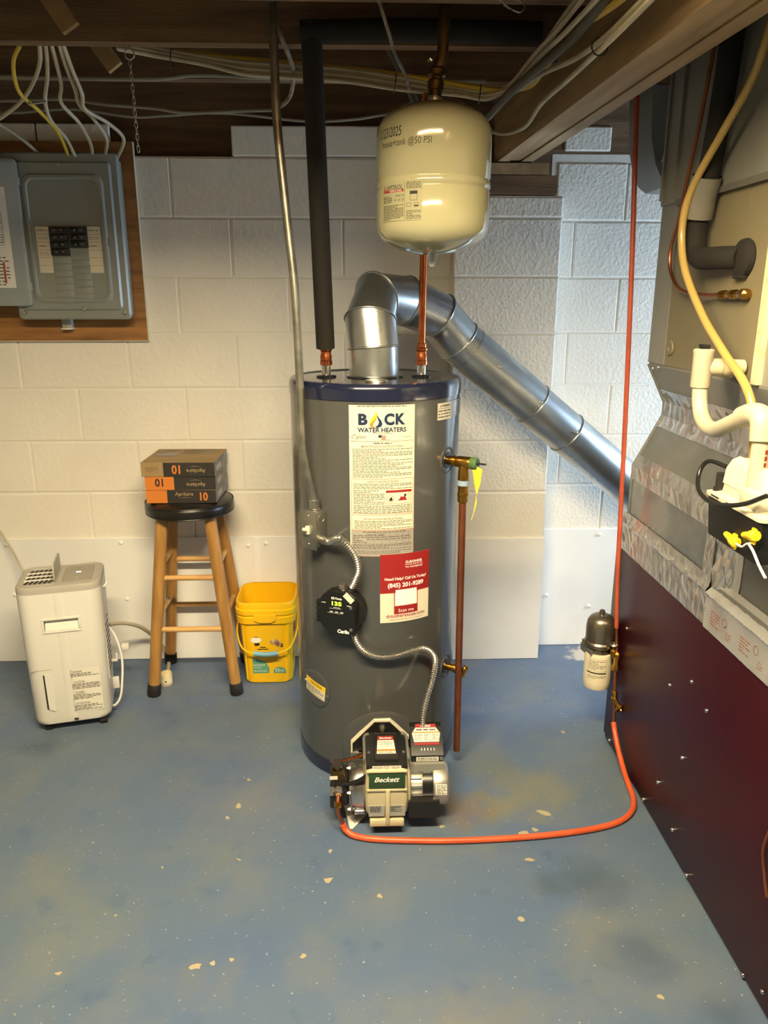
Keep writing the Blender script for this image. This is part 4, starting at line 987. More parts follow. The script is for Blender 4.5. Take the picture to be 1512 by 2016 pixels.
obj('clamp_body', MB().cbox((-1.050, 2.885, 1.372), (.034, .028, .036), bev=.003), 'dehum_grey', cl_)
obj('clamp_lip', MB().cbox((-1.050, 2.880, 1.353), (.036, .036, .005), bev=.001), 'paper_white', cl_)

# ------------------------------------------------------------------ dehumidifier
de = thing('dehumidifier', 'cream white dehumidifier on casters with its top flap raised', 'dehumidifier', (-1.02, 2.478, 0), R(13.5))
W2, D2 = .268, .232
def ring(z, s=1.0, r=.045, dy=0.0): return [V(x, y + dy, z) for x, y in rrect(W2 * s, D2 * s, r, 6)]
dbody = obj('body', MB().loft([ring(.032, .88, .04), ring(.036, .92), ring(.05, .945), ring(.30, .975), ring(.522, 1.0)]), 'dehum_white', de)
obj('lid', MB().loft([ring(.520, 1.0), ring(.536, 1.0), ring(.542, .985), ring(.544, .955), ring(.540, .93)]), 'dehum_grey', de)
obj('vent_tray', MB().loft([[V(-.062 + x, y, z) for x, y in rrect(w, d, .02)] for z, w, d in ((.5405, .112, .178), (.5440, .112, .178), (.5440, .104, .170), (.5400, .100, .164))]), 'dehum_grey', de)
sl = MB()
for i in range(4):
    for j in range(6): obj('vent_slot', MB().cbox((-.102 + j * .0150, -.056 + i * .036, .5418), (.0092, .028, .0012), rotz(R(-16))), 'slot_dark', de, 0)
for i in range(3): obj('vent_rib', MB().cbox((-.064, -.038 + i * .036, .543), (.096, .0035, .005)), 'dehum_white', de)
obj('flap', MB().loft([[V(x0, y, .541 + z) for y, z in rrect(.150, .062, .018, 5, 0, .031)] for x0 in (-.014, -.009)]), 'dehum_grey', de)
cpn = obj('control_panel', MB().loft([[V(.056 + x, .004 + y, z) for x, y in rrect(w, d, .014)] for z, w, d in ((.540, .096, .150), (.5432, .096, .150), (.5438, .092, .146))]), 'dehum_panel', de)
T_ = flat((.056, .004, .5440), (1, 0, 0), (0, 1, 0)); mb = MB(); T_.rect(mb, -.008, .001, -.001, .011, .0005); T_.rect(mb, .001, .001, .008, .011, .0005); obj('display', mb, 'led_white', cpn, 0)
mb = MB(); T_.rect(mb, -.002, -.045, .002, -.041, .0005); T_.rect(mb, .018, .045, .022, .049, .0005); obj('indicator', mb, 'ink_white', cpn, 0)
yfr = lambda z: -D2 / 2 * (.945 + (z - .05) * .1165)
FF = Surf(lambda u, v, off: V(u, yfr(v) - off, v))
for zz in ((.055, .20, .376), (.434, .47, .515)):
    obj('front_rib', MB().loft([[V(x, yfr(z) + .001 - (.0022 if abs(x) < .014 else 0), z) for x in (-.017, -.013, .013, .017)] for z in zz], False, False), 'dehum_white', de)
cut_me = bpy.data.meshes.new('cut'); cm = MB().cbox((0, yfr(.4), .405), (.108, .050, .038)); cut_me.from_pydata(cm.v, [], cm.f)
cut = bpy.data.objects.new('cut', cut_me); COL.objects.link(cut); cut.parent = de
bo = dbody.modifiers.new('recess', 'BOOLEAN'); bo.object = cut; bo.operation = 'DIFFERENCE'; bo.solver = 'EXACT'
bpy.context.view_layer.update(); dg_ = bpy.context.evaluated_depsgraph_get()
nm = bpy.data.meshes.new_from_object(dbody.evaluated_get(dg_)); dbody.modifiers.clear(); dbody.data = nm
nm.set_sharp_from_angle(angle=R(35)); bpy.data.objects.remove(cut)
hb = MB()
for (u0, v0, u1, v1) in ((-.062, .378, .062, .386), (-.062, .424, .062, .432), (-.062, .386, -.054, .424), (.054, .386, .062, .424)): hb.cbox(((u0 + u1) / 2, yfr(.4) - .001, (v0 + v1) / 2), (u1 - u0, .005, v1 - v0), bev=.0015)
obj('handle_frame', hb, 'dehum_white', de)
obj('handle_recess', MB().cbox((0, yfr(.4) + .008, .4025), (.104, .002, .034), Matrix.Rotation(R(-20), 3, 'X')), 'dehum_white', de, 0)
obj('tank_grip', MB().prism([(-.072, .095), (-.052, .085), (-.050, .20), (-.056, .222), (-.066, .228), (-.074, .226)], .004, (0, yfr(.16) + .001, 0)), 'dehum_white', de)
obj('level_window', MB().prism([(-.078, .098), (-.072, .095), (-.074, .226), (-.079, .226)], .0035, (0, yfr(.16) + .001, 0)), 'slot_dark', de, 0)
obj('tank_seam', MB().cbox((-.085, yfr(.245) - .0002, .245), (.07, .0015, .0015)), 'dehum_grey', de, 0)
mb = MB(); FF.rect(mb, .006, .072, .103, .236, .0012); wl = obj('warning_sheet', mb, 'paper_white', de, 0); mb = MB()
for i, wd in enumerate(('DANGER', 'CAUTION', 'DANGER', 'ATTENTION')):
    vt = .226 - i * .0395 - (.004 if i == 3 else 0); FF.text(mb, wd, .012 + .0024 * len(wd) + .004, vt, w=.005 * len(wd), off=.0018, hh=.0075); FF.lines(mb, .010, vt - .0275 + (.008 if i == 0 else 0), .099, vt - .0055, 3 if i == 0 else 4, .42, .0018, 20 + i)
obj('small_print', mb, 'ink_black', wl, 0)
obj('front_catch', MB().cbox((.010, yfr(.045) - .002, .046), (.014, .004, .007), bev=.002), 'slot_dark', de)
xs = lambda z: W2 / 2 * (.945 + (z - .05) * .1165)
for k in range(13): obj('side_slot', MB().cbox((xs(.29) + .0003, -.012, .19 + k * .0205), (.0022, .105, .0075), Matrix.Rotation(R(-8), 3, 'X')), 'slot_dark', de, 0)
obj('side_frame', MB().cbox((xs(.3) - .0015, -.012, .315), (.005, .130, .30), bev=.003), 'dehum_white', de)
for (x, y) in ((-.085, -.075), (.095, -.080), (-.085, .08), (.095, .08)):
    obj('caster', MB().cyl((x - .012, y, .0135), (x + .012, y, .0135), .0135, seg=18).cbox((x, y, .028), (.028, .030, .012), bev=.003), 'rubber', de)
obj('cord_hook', MB().cbox((xs(.09) + .012, .03, .185), (.024, .012, .008), bev=.002).cbox((xs(.09) + .022, .03, .196), (.005, .012, .03), bev=.001).cbox((xs(.06) + .012, .02, .10), (.022, .010, .045), bev=.002), 'dehum_white', de)
obj('hose_port', MB().lathe([(.013, 0), (.015, .004), (.015, .018), (.011, .022)], (.105, .108, .290), (.6, .8, 0), 16), 'slot_dark', de)
obj('top_hook', MB().tube(smooth_path([(.125, -.02, .49), (.140, -.015, .495), (.146, 0, .503)], 5), .004, 8), 'dehum_white', de)
obj('power_cord', MB().tube(smooth_path([(.10, .11, .27), (.125, .10, .285), (.150, .07, .25), (.165, .04, .18), (.160, .0, .10), (.150, -.02, .055), (.130, -.03, .034), (.118, -.02, .04)], 8), .0042, 10), 'dehum_white', de)
obj('plug', MB().cbox((.172, .135, .185), (.030, .026, .026), bev=.006), 'dehum_white', de)
# drain hose running from it behind the stool, and a cord on the wall
tag(obj('drain_hose', MB().tube(smooth_path([(-.93, 2.62, .29), (-.90, 2.70, .26), (-.86, 2.79, .20), (-.82, 2.86, .11), (-.80, 2.89, .04), (-.80, 2.895, .012), (-.78, 2.85, .0085), (-.765, 2.76, .0085), (-.758, 2.715, .0085)], 8), .0075, 12), 'cable_white'), 'white drain hose curving from the dehumidifier to the floor by the stool', 'hose')
tag(obj('power_cable', MB().tube(smooth_path([(-1.62, 2.895, .95), (-1.45, 2.88, .68), (-1.38, 2.86, .565), (-1.335, 2.84, .49), (-1.29, 2.80, .42), (-1.24, 2.74, .33), (-1.19, 2.66, .26)], 8), .004, 10), 'cable_white'), 'thin white cable running down the wall behind the dehumidifier', 'cable')
# chipped white pipe stub on the floor
ps = thing('pipe_cap', 'small chipped white pipe cap standing on the floor under the stool', 'pipe cap', (-.752, 2.694, 0), world=True)
obj('cap_body', MB().lathe([(.022, 0), (.0235, .003), (.0235, .045), (.0215, .0505), (.018, .0505), (.017, .04), (.001, .04)], (-.752, 2.694, 0), seg=24), 'pvc_old', ps)
obj('rust_chip', MB().lathe([(.0238, 0), (.0238, .018)], (-.752, 2.694, .012), (0, 0, 1), 24, False), mat('chip_skin', 'E2D8BE', .6, col2='5A4A34', nscale=70, nlo=.58, nhi=.62), ps)

# ------------------------------------------------------------------ bar stool
sx, sy = -.622, 2.744
so = thing('bar_stool', 'wooden bar stool with round black vinyl seat against the wall', 'stool', (sx, sy, 0))
obj('seat', MB().lathe([(.02, .693), (.150, .694), (.158, .698), (.1625, .708), (.1625, .728), (.158, .738), (.152, .7415), (.150, .742), (.144, .7465), (.10, .750), (0.001, .751)], (0, 0, 0), seg=64, cap=False), 'vinyl_black', so, 50)
obj('seat_piping', MB().torus((0, 0, .7375), (0, 0, 1), .1595, .0028, 64, 8).torus((0, 0, .700), (0, 0, 1), .1595, .0028, 64, 8), 'vinyl_black', so)
tops, feet = {}, {}
for i, (a, b) in enumerate(((-1, -1), (1, -1), (1, 1), (-1, 1))):
    T0 = V(a * .086, b * .080, .697); B0 = V(a * .158, b * .136, .0)
    tops[i], feet[i] = T0, B0; d = (T0 - B0)
    obj('leg', MB().tube([B0 + d * .05, B0 + d * .3, B0 + d * .7, T0], [.0205, .0225, .023, .022], 18), 'stool_wood', so)
    obj('foot_cap', MB().tube([B0 + V(0, 0, .0), B0 + d * .006, B0 + d * .06, B0 + d * .066], [.023, .0255, .0245, .022], 18), 'rubber', so)
def onleg(i, z): return feet[i] + (tops[i] - feet[i]) * (z / .697)
for (i, j, zs) in ((0, 1, (.462, .262)), (3, 2, (.468, .268)), (0, 3, (.505, .308)), (1, 2, (.505, .308))):
    for z in zs: obj('rung', MB().cyl(onleg(i, z), onleg(j, z), .0105, seg=14), 'rung_wood', so)

# ------------------------------------------------------------------ three filter boxes on the stool
def carton(z0, x0, x1, yf, yb, h, rot, label, front):
    cx, cy = (x0 + x1) / 2, (yf + yb) / 2
    t = thing('filter_box', label, 'box', (cx, cy, z0), R(rot), 'filter boxes stacked on the stool')
    w, d = x1 - x0, yb - yf
    obj('carton', MB().cbox((0, 0, h / 2), (w, d, h), bev=.001, seg=1), 'box_kraft', t, 0)
    S_ = flat((-w / 2, -d / 2, 0), (1, 0, 0), (0, 0, 1))
    front(t, S_, w, h)
    E_ = flat((w / 2, -d / 2, 0), (0, 1, 0), (0, 0, 1)); mb = MB(); E_.rect(mb, .001, .001, d - .001, h - .001, .0005); obj('end_print', mb, 'box_side', t, 0)
    mb = MB(); E_.lines(mb, .03, .012, .12, .034, 3, .5, .001, int(z0 * 1000)); obj('end_text', mb, 'ink_white', t, 0)
    return t, w, d
def bars(t, S_, w, h, splits):
    for (a, b, m) in splits:
        mb = MB(); S_.rect(mb, a * w + .0005, .0008, b * w - .0005, h - .0008, .0006); obj('front_band', mb, m, t, 0)
def word(t, S_, s, u, v, w, m, up, **k):
    mb = MB(); S_.text(mb, s, u, v, w=w, rot=0 if up else math.pi, off=.0012, **k); obj('lettering', mb, m, t, 0)
def swoosh(t, S_, u, v, w, m):
    mb = MB(); S_.poly(mb, [(u - w / 2, v), (u, v + .002), (u + w / 2, v), (u, v + .0008)], .0012); obj('underline', mb, m, t, 0)
mat('kraft_ink', 'B59A6C', .6)
def fb(t, S, w, h):
    bars(t, S, w, h, ((0, .30, 'box_orange'), (.30, 1, 'box_black'))); word(t, S, 'Aprilaire', .545 * w, .66 * h, .065, 'kraft_ink', True); word(t, S, '10', .825 * w, .50 * h, .028, 'box_orange', True, bold=.03, hh=.031); swoosh(t, S, .56 * w, .40 * h, .05, 'kraft_ink')
def fm(t, S, w, h):
    bars(t, S, w, h, ((0, .41, 'box_orange'), (.41, 1, 'box_black'))); word(t, S, 'Aprilaire', .72 * w, .42 * h, .067, 'kraft_ink', False); word(t, S, '10', .20 * w, .56 * h, .029, 'box_black', False, bold=.03, hh=.030); swoosh(t, S, .71 * w, .72 * h, .05, 'kraft_ink')
def ft(t, S, w, h):
    bars(t, S, w, h, ((0, .30, 'box_kraft'), (.30, 1, 'box_black'))); word(t, S, 'Aprilaire', .745 * w, .44 * h, .067, 'kraft_ink', False); word(t, S, '10', .475 * w, .50 * h, .030, 'box_orange', False, bold=.03, hh=.033); swoosh(t, S, .73 * w, .70 * h, .05, 'kraft_ink')
    mb = MB(); S.lines(mb, .06 * w, .35 * h, .24 * w, .7 * h, 4, .2, .0012, 3); obj('small_print', mb, 'ink_black', t, 0)
carton(.750, -.752, -.502, 2.642, 2.890, .049, -.5, 'bottom filter box of the stack, resting on the black stool seat', fb)
carton(.7995, -.753, -.502, 2.640, 2.890, .049, 0.3, 'middle filter box of the stack, dark 10 on its orange end', fm)
t, w, d = carton(.849, -.760, -.500, 2.636, 2.885, .052, -.8, 'top filter box of the stack with plain brown front end', ft)
TT = flat((0, 0, .052), (1, 0, 0), (0, 1, 0)); mb = MB()
TT.lines(mb, -.02, .02, .11, .11, 9, .35, .0008, 3); TT.rect(mb, -.11, -.02, -.03, .05, .0008); TT.lines(mb, -.11, .07, -.04, .11, 4, .4, .0008, 4); obj('top_print', mb, 'box_side', t, 0)

# ------------------------------------------------------------------ yellow bucket
bk = thing('bucket', 'yellow square plastic bucket with wire handle standing beside the water heater', 'bucket', (-.352, 2.778, 0))
def br(z, w, d, r=.045): return [V(x, y, z) for x, y in rrect(w, d, r, 7)]
obj('tub', MB().loft([br(0, .170, .168, .03), br(.004, .186, .184), br(.24, .205, .208), br(.262, .207, .210), br(.345, .224, .226), br(.345, .216, .218), br(.262, .198, .200), br(.012, .178, .176), br(.010, .17, .168, .03)]), 'bucket_yellow', bk)
obj('rim', MB().loft([br(.262, .209, .212), br(.262, .226, .229, .05), br(.288, .230, .233, .05), br(.291, .222, .225, .05), br(.296, .222, .225, .05), br(.299, .232, .235, .05), br(.318, .234, .237, .05), br(.321, .227, .230, .05), br(.342, .229, .232, .05), br(.347, .226, .229, .05), br(.347, .218, .221, .05)], False, False), 'bucket_yellow', bk)
obj('latch_tab', MB().prism([(-.042, .300), (.042, .300), (.040, .28), (.02, .271), (-.02, .271), (-.040, .28)], .008, (0, -.116, 0)), 'bucket_yellow', bk)
for s_ in (-1, 1): obj('corner_rib', MB().tube([V(s_ * .080, -.094, .02), V(s_ * .086, -.106, .255)], .004, 8), 'bucket_yellow', bk)
hp = [V(-.113, -.01, .255), V(-.116, -.07, .215), V(-.092, -.120, .168), V(-.05, -.134, .150), V(0, -.137, .146), V(.05, -.134, .150), V(.092, -.120, .168), V(.116, -.07, .215), V(.113, -.01, .255)]
obj('wire_handle', MB().tube(smooth_path(hp, 8), .0032, 10), 'bucket_yellow', bk)
obj('grip', MB().tube(smooth_path([hp[3] + V(.004, 0, -.001), hp[4], hp[5] - V(.004, 0, .001)], 6), .0095, 14), 'grip_blue', bk)
BF = Surf(lambda u, v, off: V(u, -(.184 + (v - .004) * .1017) / 2 - off, v))
def bprint(name, m, polys, off=.0010):
    mb = MB()
    for p in polys: BF.poly(mb, p, off)
    return obj(name, mb, m, bk, 0)
bprint('green_panel', 'print_green', [[(-.058, .045), (.006, .045), (.006, .068), (-.006, .092), (-.034, .106), (-.052, .113), (-.058, .113)]])
bprint('weight_badge', 'print_green', [[(.022, .045), (.070, .045), (.070, .058), (.062, .068), (.046, .073), (.030, .068), (.022, .058)]])
bprint('white_curve', 'ink_white', [[(-.047, .113), (-.034, .1065), (-.012, .094), (-.022, .103), (-.034, .110)]])
bprint('white_badge', 'ink_white', [[(-.040 + .021 * math.cos(k * .524), .190 + .012 * math.sin(k * .524)) for k in range(12)]])
bprint('food_print', 'print_brown', [[(.012, .182), (.020, .192), (.034, .194), (.046, .188), (.056, .182), (.058, .164), (.044, .160), (.034, .168), (.020, .170)]])
bprint('dark_print', 'ink_black', [[(.052, .172), (.062, .174), (.062, .158), (.052, .160)], [(-.048, .176), (-.027, .178), (-.028, .167), (-.045, .165)], [(-.046, .204), (-.032, .204), (-.032, .201), (-.046, .201)], [(-.036, .152), (.006, .152), (.006, .1485), (-.036, .1485)], [(-.026, .160), (-.004, .160), (-.004, .156), (-.026, .156)]])
mb = MB(); BF.text(mb, 'INSTANT', -.032, .081, w=.046, off=.0016); BF.text(mb, 'ACTION', -.040, .070, w=.028, off=.0016); BF.text(mb, '35', .037, .058, w=.018, off=.0016); BF.text(mb, 'LBS', .056, .0555, w=.015, off=.0016); BF.lines(mb, -.056, .050, -.002, .060, 2, .25, .0016, 3); obj('white_lettering', mb, 'ink_white', bk, 0)
SF = Surf(lambda u, v, off: V((.184 + (v - .004) * .1017) / 2 + off, u, v))
mb = MB(); SF.rect(mb, -.055, .195, .00, .235, .001); obj('side_red_print', mb, 'ink_red', bk, 0)
mb = MB(); SF.lines(mb, -.06, .08, .03, .19, 9, .5, .001, 5); obj('side_print', mb, 'ink_grey', bk, 0)
# ------------------------------------------------------------------ furnace and ducts on the right
FXS = .850                                  # side plane of the furnace
fu = thing('furnace', 'long burgundy furnace cabinet standing on the floor by the oil filter', 'furnace', (1.2, 1.5, 0), world=True)
obj('cabinet', MB().cbox((1.205, 1.52, .348), (.700, 1.54, .684), bev=.004), 'burgundy', fu)
obj('side_panel', MB().cbox((.8515, 1.505, .349), (.006, 1.50, .680), bev=.002), 'burgundy', fu)
obj('corner_flange', MB().cbox((.853, 2.283, .475), (.016, .020, .43), bev=.002), 'duct_dark', fu)
for (y, z) in ((2.145, .461), (1.807, .448), (1.689, .522), (1.599, .493), (1.69, .30), (1.813, .138), (1.895, .02), (1.694, .074), (1.59, .018), (1.294, .014), (1.22, .05), (2.205, .022)):
    obj('screw', MB().lathe([(.006, 0), (.006, .002), (.004, .005), (.001, .006)], (.8485, y, z), (-1, 0, 0), 10), 'chrome', fu)
rf = random.Random(11)
def foil_strip(rows_, y0, y1, n=60, amp=.0022):
    amp *= .75
    """crumpled tape: rows_ = cross-section points (x, z), run along y"""
    mb = MB(); m = len(rows_); vs = []; fs = []
    sub = []
    for (a, b) in zip(rows_[:-1], rows_[1:]):
        k_ = max(2, int(math.dist(a, b) / .016))
        for k in range(k_): sub.append((a[0] + (b[0] - a[0]) * k / k_, a[1] + (b[1] - a[1]) * k / k_))
    sub.append(rows_[-1]); m = len(sub)
    for i in range(n + 1):
        y = y0 + (y1 - y0) * i / n
        for j, (x, z) in enumerate(sub):
            e = .35 if j in (0, m - 1) else 1.0
            vs.append((x + rf.uniform(-amp, amp) * e, y + rf.uniform(-.002, .002), z + rf.uniform(-amp, amp) * e))
    for i in range(n):
        for j in range(m - 1): fs.append((i * m + j, i * m + j + 1, (i + 1) * m + j + 1, (i + 1) * m + j))
    return mb.add(vs, fs)
pl = thing('sheet_metal_plenum', 'galvanised duct plenum with foil-taped seams on top of the furnace', 'duct', (1.1, 1.6, .69), world=True)
YF, YN = 2.232, .90
def duct(prof, y0, y1, xr=1.45):   # left-side outline (x, z) closed on the right, extruded along y
    poly = list(prof) + [(xr, prof[-1][1]), (xr, prof[0][1])]
    return MB().prism(poly, y1 - y0, (0, y0, 0), (1, 0, 0), (0, 0, 1), (0, 1, 0))
obj('collar_box', duct([(.856, .691), (.856, .80)], YN, YF + .03), 'galv_old', pl, 0)
obj('lower_panel', duct([(.853, .80), (.853, .965)], 1.655, YF), 'galv', pl, 0)
obj('lower_panel', duct([(.866, .80), (.866, .965)], YN, 1.654), 'galv_old', pl, 0)
obj('sloped_panel', duct([(.853, .965), (.930, 1.120), (.930, 1.160)], YN, YF), 'galv_old', pl, 0)
obj('flared_panel', duct([(.930, 1.160), (.872, 1.272), (.872, 1.280)], YN, YF), 'galv_grey', pl, 0)
obj('base_tape', foil_strip([(.8455, .692), (.8455, .770), (.838, .782), (.846, .794), (.8505, .815)], 1.66, 2.262, 40, .0030), 'foil', pl, 0)
obj('base_tape', foil_strip([(.8445, .688), (.8445, .766), (.840, .776), (.856, .790), (.8635, .815)], YN, 1.665, 76, .0012), 'foil_smooth', pl, 60)
obj('seam_tape', foil_strip([(.8515, .925), (.8505, .966), (.868, 1.000)], 1.60, YF + .004, 40, .0034), 'foil', pl, 0)
obj('seam_tape', foil_strip([(.912, 1.088), (.9285, 1.120), (.9285, 1.162), (.908, 1.200)], 1.40, YF + .003, 44, .0030), 'foil', pl, 0)
def foil_patch(y0, y1, z0, z1, x0, x1, n=16, amp=.004):
    mb = MB(); vs = []; fs = []
    for i in range(n + 1):
        for j in range(n + 1):
            vs.append((x0 + (x1 - x0) * i / n + rf.uniform(-amp, amp), y0 + (y1 - y0) * i / n, z0 + (z1 - z0) * j / n))
    for i in range(n):
        for j in range(n): fs.append((i * (n + 1) + j, (i + 1) * (n + 1) + j, (i + 1) * (n + 1) + j + 1, i * (n + 1) + j + 1))
    return mb.add(vs, fs)
obj('corner_tape', foil_patch(1.71, 1.66, .805, .98, .850, .848, 8, .0014), 'foil', pl, 0)
obj('corner_tape', foil_patch(1.66, 1.585, .795, .98, .850, .866, 9, .0045), 'foil', pl, 0)
obj('corner_tape', foil_patch(1.585, 1.555, .80, .97, .8635, .8635, 10, .0012), 'foil_smooth', pl, 60)
obj('edge_tape', foil_strip([(.862, .915), (.862, .966), (.872, .985)], 1.2, 1.585, 30, .001), 'foil_smooth', pl, 60)
obj('end_bead', MB().tube([(.852, YF + .002, .80), (.852, YF + .002, .965), (.929, YF + .002, 1.120), (.929, YF + .002, 1.16), (.871, YF + .002, 1.272)], .004, 8), 'galv_old', pl)
for (y, z) in ((2.20, 1.262), (2.16, 1.268), (2.18, 1.10)): obj('screw', MB().lathe([(.005, 0), (.004, .003), (.001, .004)], (.872 if z > 1.2 else .92, y, z), (-1, 0, 0), 8), 'zinc', pl)
cc = thing('coil_cabinet', 'beige cooling coil cabinet above the duct plenum', 'cabinet', (1.1, 1.6, 1.28), world=True)
obj('corner_sheet', MB().box((.868, 2.118, 1.279), (1.45, YF, 1.706)), 'galv_grey', cc, 0)
obj('front_sheet', MB().box((.870, 1.740, 1.279), (1.45, 2.117, 1.706)), 'coil_beige', cc, 0)
obj('front_sheet', MB().box((.870, 1.625, 1.279), (1.45, 1.738, 1.706)), 'coil_beige', cc, 0)
obj('edge_strip', MB().box((.862, 1.600, 1.279), (1.45, 1.624, 1.706)), 'pvc_old', cc, 0)
obj('end_sheet', MB().box((.874, YN, 1.279), (1.45, 1.598, 1.706)), 'galv_grey', cc, 0)
obj('grommet', MB().lathe([(.018, 0), (.020, .002), (.018, .006), (.010, .006), (.009, .004), (.001, .004)], (.870, 2.078, 1.328), (-1, 0, 0), 20), 'coil_beige', cc)
obj('black_plug', MB().lathe([(.040, 0), (.042, .004), (.040, .014), (.030, .020), (.001, .022)], (.870, 1.722, 1.545), (-1, 0, 0), 24).cbox((.862, 1.728, 1.507), (.014, .045, .012), bev=.003), 'foam_black', cc)
up = thing('supply_duct', 'dull grey sheet-metal supply duct rising from the coil cabinet to the ceiling', 'duct', (1.1, 1.6, 1.706), world=True)
obj('duct_side', MB().box((.864, YN, 1.7065), (1.45, YF + .004, ZJ - .002)), 'galv_grey', up, 0)
obj('standing_seam', MB().cbox((.860, 2.14, 1.90), (.008, .012, .36)).cbox((.861, 2.227, 1.90), (.008, .010, .36)), 'galv_grey', up, 0)
obj('bottom_flange', MB().box((.858, YN, 1.697), (.8655, 2.12, 1.712)), 'duct_dark', up, 0)
# round-ended duct in the dark behind it
rd = thing('round_duct', 'dark round-ended duct hanging near the ceiling behind the red line', 'duct', (1.05, 2.62, 1.80), world=True)
def outl(dx): return [(.915, 2.085), (.925, 1.94), (.945, 1.865), (.968, 1.822), (.995, 1.803), (1.02, 1.801), (1.25, 1.801), (1.25, 2.085)]
obj('duct_body', MB().prism(outl(0), .20, (0, 2.52, 0), (1, 0, 0), (0, 0, 1), (0, 1, 0)), 'duct_dark', rd, 30)
obj('seam', MB().tube([(.962, 2.518, 1.87), (1.005, 2.518, 2.0), (1.01, 2.518, 2.085)], .003, 6), 'galv_grey', rd)

# refrigerant lines, drain tube
bl = thing('refrigerant_line', 'black foam-insulated refrigerant pipe bending into the coil cabinet', 'pipe', (.83, 1.85, 1.55), world=True)
obj('foam_sleeve', MB().tube(smooth_path([(.832, 1.83, 2.085), (.832, 1.838, 1.95), (.832, 1.862, 1.80), (.832, 1.885, 1.71), (.832, 1.905, 1.65), (.832, 1.908, 1.60), (.832, 1.895, 1.565), (.832, 1.865, 1.551), (.834, 1.82, 1.549), (.842, 1.775, 1.548), (.862, 1.735, 1.546)], 7), .0255, 18), 'foam_black', bl)
obj('tape_wrap', MB().tube(smooth_path([(.829, 1.876, 1.735), (.829, 1.895, 1.685), (.829, 1.906, 1.645)], 4), [.034, .0345, .0345, .034, .034, .0345, .035, .0345, .034], 18, False), 'tape_clear', bl)
lq = thing('liquid_line', 'thin copper refrigerant tube curving to a brass fitting on the coil cabinet', 'pipe', (.85, 2.0, 1.47), world=True)
obj('tube', MB().tube(smooth_path([(.848, 1.945, 2.08), (.848, 1.985, 1.90), (.848, 2.03, 1.76), (.848, 2.063, 1.654), (.848, 2.095, 1.587), (.848, 2.082, 1.53), (.848, 2.01, 1.482), (.850, 1.887, 1.468), (.853, 1.80, 1.467)], 8), .0048, 10), 'copper_dull', lq)
obj('fitting', MB().lathe([(.006, 0), (.010, .004), (.010, .030), (.0075, .034), (.0105, .05), (.0105, .080), (.008, .084), (.012, .10), (.012, .12), (.005, .126)], (.856, 1.80, 1.467), (.02, -1, .01), 8), 'brass', lq)
vt = tag(obj('drain_tube', MB().tube(smooth_path([(.818, 1.60, 2.085), (.818, 1.648, 1.955), (.818, 1.694, 1.887), (.812, 1.783, 1.81), (.798, 1.862, 1.725), (.790, 1.890, 1.66), (.790, 1.89, 1.59), (.792, 1.85, 1.515), (.796, 1.745, 1.42), (.80, 1.63, 1.345), (.802, 1.54, 1.295), (.806, 1.50, 1.25), (.812, 1.49, 1.195), (.80, 1.455, 1.13), (.79, 1.43, 1.09)], 8), .0088, 14), 'vinyl_tube'), 'yellowed clear plastic tube hanging across the coil cabinet to the condensate pump', 'tube')

# PVC trap
tr = thing('drain_trap', 'white PVC drain trap running from the coil cabinet to the condensate pump', 'pipe', (.77, 1.66, 1.19), world=True)
obj('tee', MB().lathe([(.0205, 0), (.0215, .002), (.0215, .074), (.0225, .076), (.0225, .082), (.018, .084)], (.770, 1.663, 1.268), seg=24).cyl((.770, 1.663, 1.312), (.812, 1.663, 1.312), .0195, seg=22), 'pvc', tr)
obj('side_stub', MB().lathe([(.0175, 0), (.0195, .003), (.0195, .018), (.0175, .022), (.0165, .05)], (.812, 1.663, 1.312), (1, 0, 0), 22), 'pvc_old', tr)
obj('plug', MB().cbox((.770, 1.663, 1.356), (.020, .020, .012), bev=.002), 'black_satin', tr)
obj('trap_bend', MB().tube(smooth_path([(.770, 1.663, 1.275), (.770, 1.657, 1.24), (.770, 1.640, 1.208), (.769, 1.605, 1.190), (.766, 1.560, 1.190), (.760, 1.515, 1.203), (.755, 1.470, 1.219), (.752, 1.43, 1.234), (.750, 1.405, 1.242)], 7), .0165, 20), 'pvc', tr)
obj('elbow', MB().tube(smooth_path([(.7515, 1.425, 1.237), (.750, 1.39, 1.248), (.7495, 1.362, 1.249), (.7495, 1.348, 1.238), (.7495, 1.343, 1.205)], 6), .0215, 22), 'pvc', tr)
dp_ = obj('drop_pipe', MB().cyl((.7495, 1.343, 1.21), (.7495, 1.343, 1.12), .0165, seg=22), 'pvc', tr)
mb = MB(); S_ = cylsurf(.7495, 1.343, .0165, -10, 0); [S_.rect(mb, .003, 1.135 + k * .012, .008, 1.143 + k * .012, .0006) for k in range(5)]; obj('pipe_print', mb, 'ink_red', dp_, 0)

# condensate pump
cpn_ = thing('condensate_pump', 'black and cream condensate pump mounted on the side of the plenum', 'pump', (.786, 1.37, .995), world=True)
def pr_(z, x0, x1, y0, y1, r=.012): return [V((x0 + x1) / 2 + x, (y0 + y1) / 2 + y, z) for x, y in rrect(x1 - x0, y1 - y0, r)]
obj('tank', MB().loft([pr_(.993, .724, .848, 1.258, 1.462), pr_(1.078, .718, .850, 1.254, 1.468)]), 'black_plastic', cpn_)
obj('lid', MB().loft([pr_(1.074, .7155, .850, 1.250, 1.472), pr_(1.081, .7155, .850, 1.250, 1.472), pr_(1.083, .722, .848, 1.258, 1.466), pr_(1.088, .736, .845, 1.275, 1.45)]), 'pump_cream', cpn_)
cov = obj('motor_cover', MB().loft([pr_(1.080, .732, .846, 1.285, 1.445, .016), pr_(1.118, .735, .846, 1.290, 1.442, .016), pr_(1.150, .744, .846, 1.300, 1.436, .018), pr_(1.156, .752, .846, 1.31, 1.428, .018)]), 'pump_cream', cpn_)
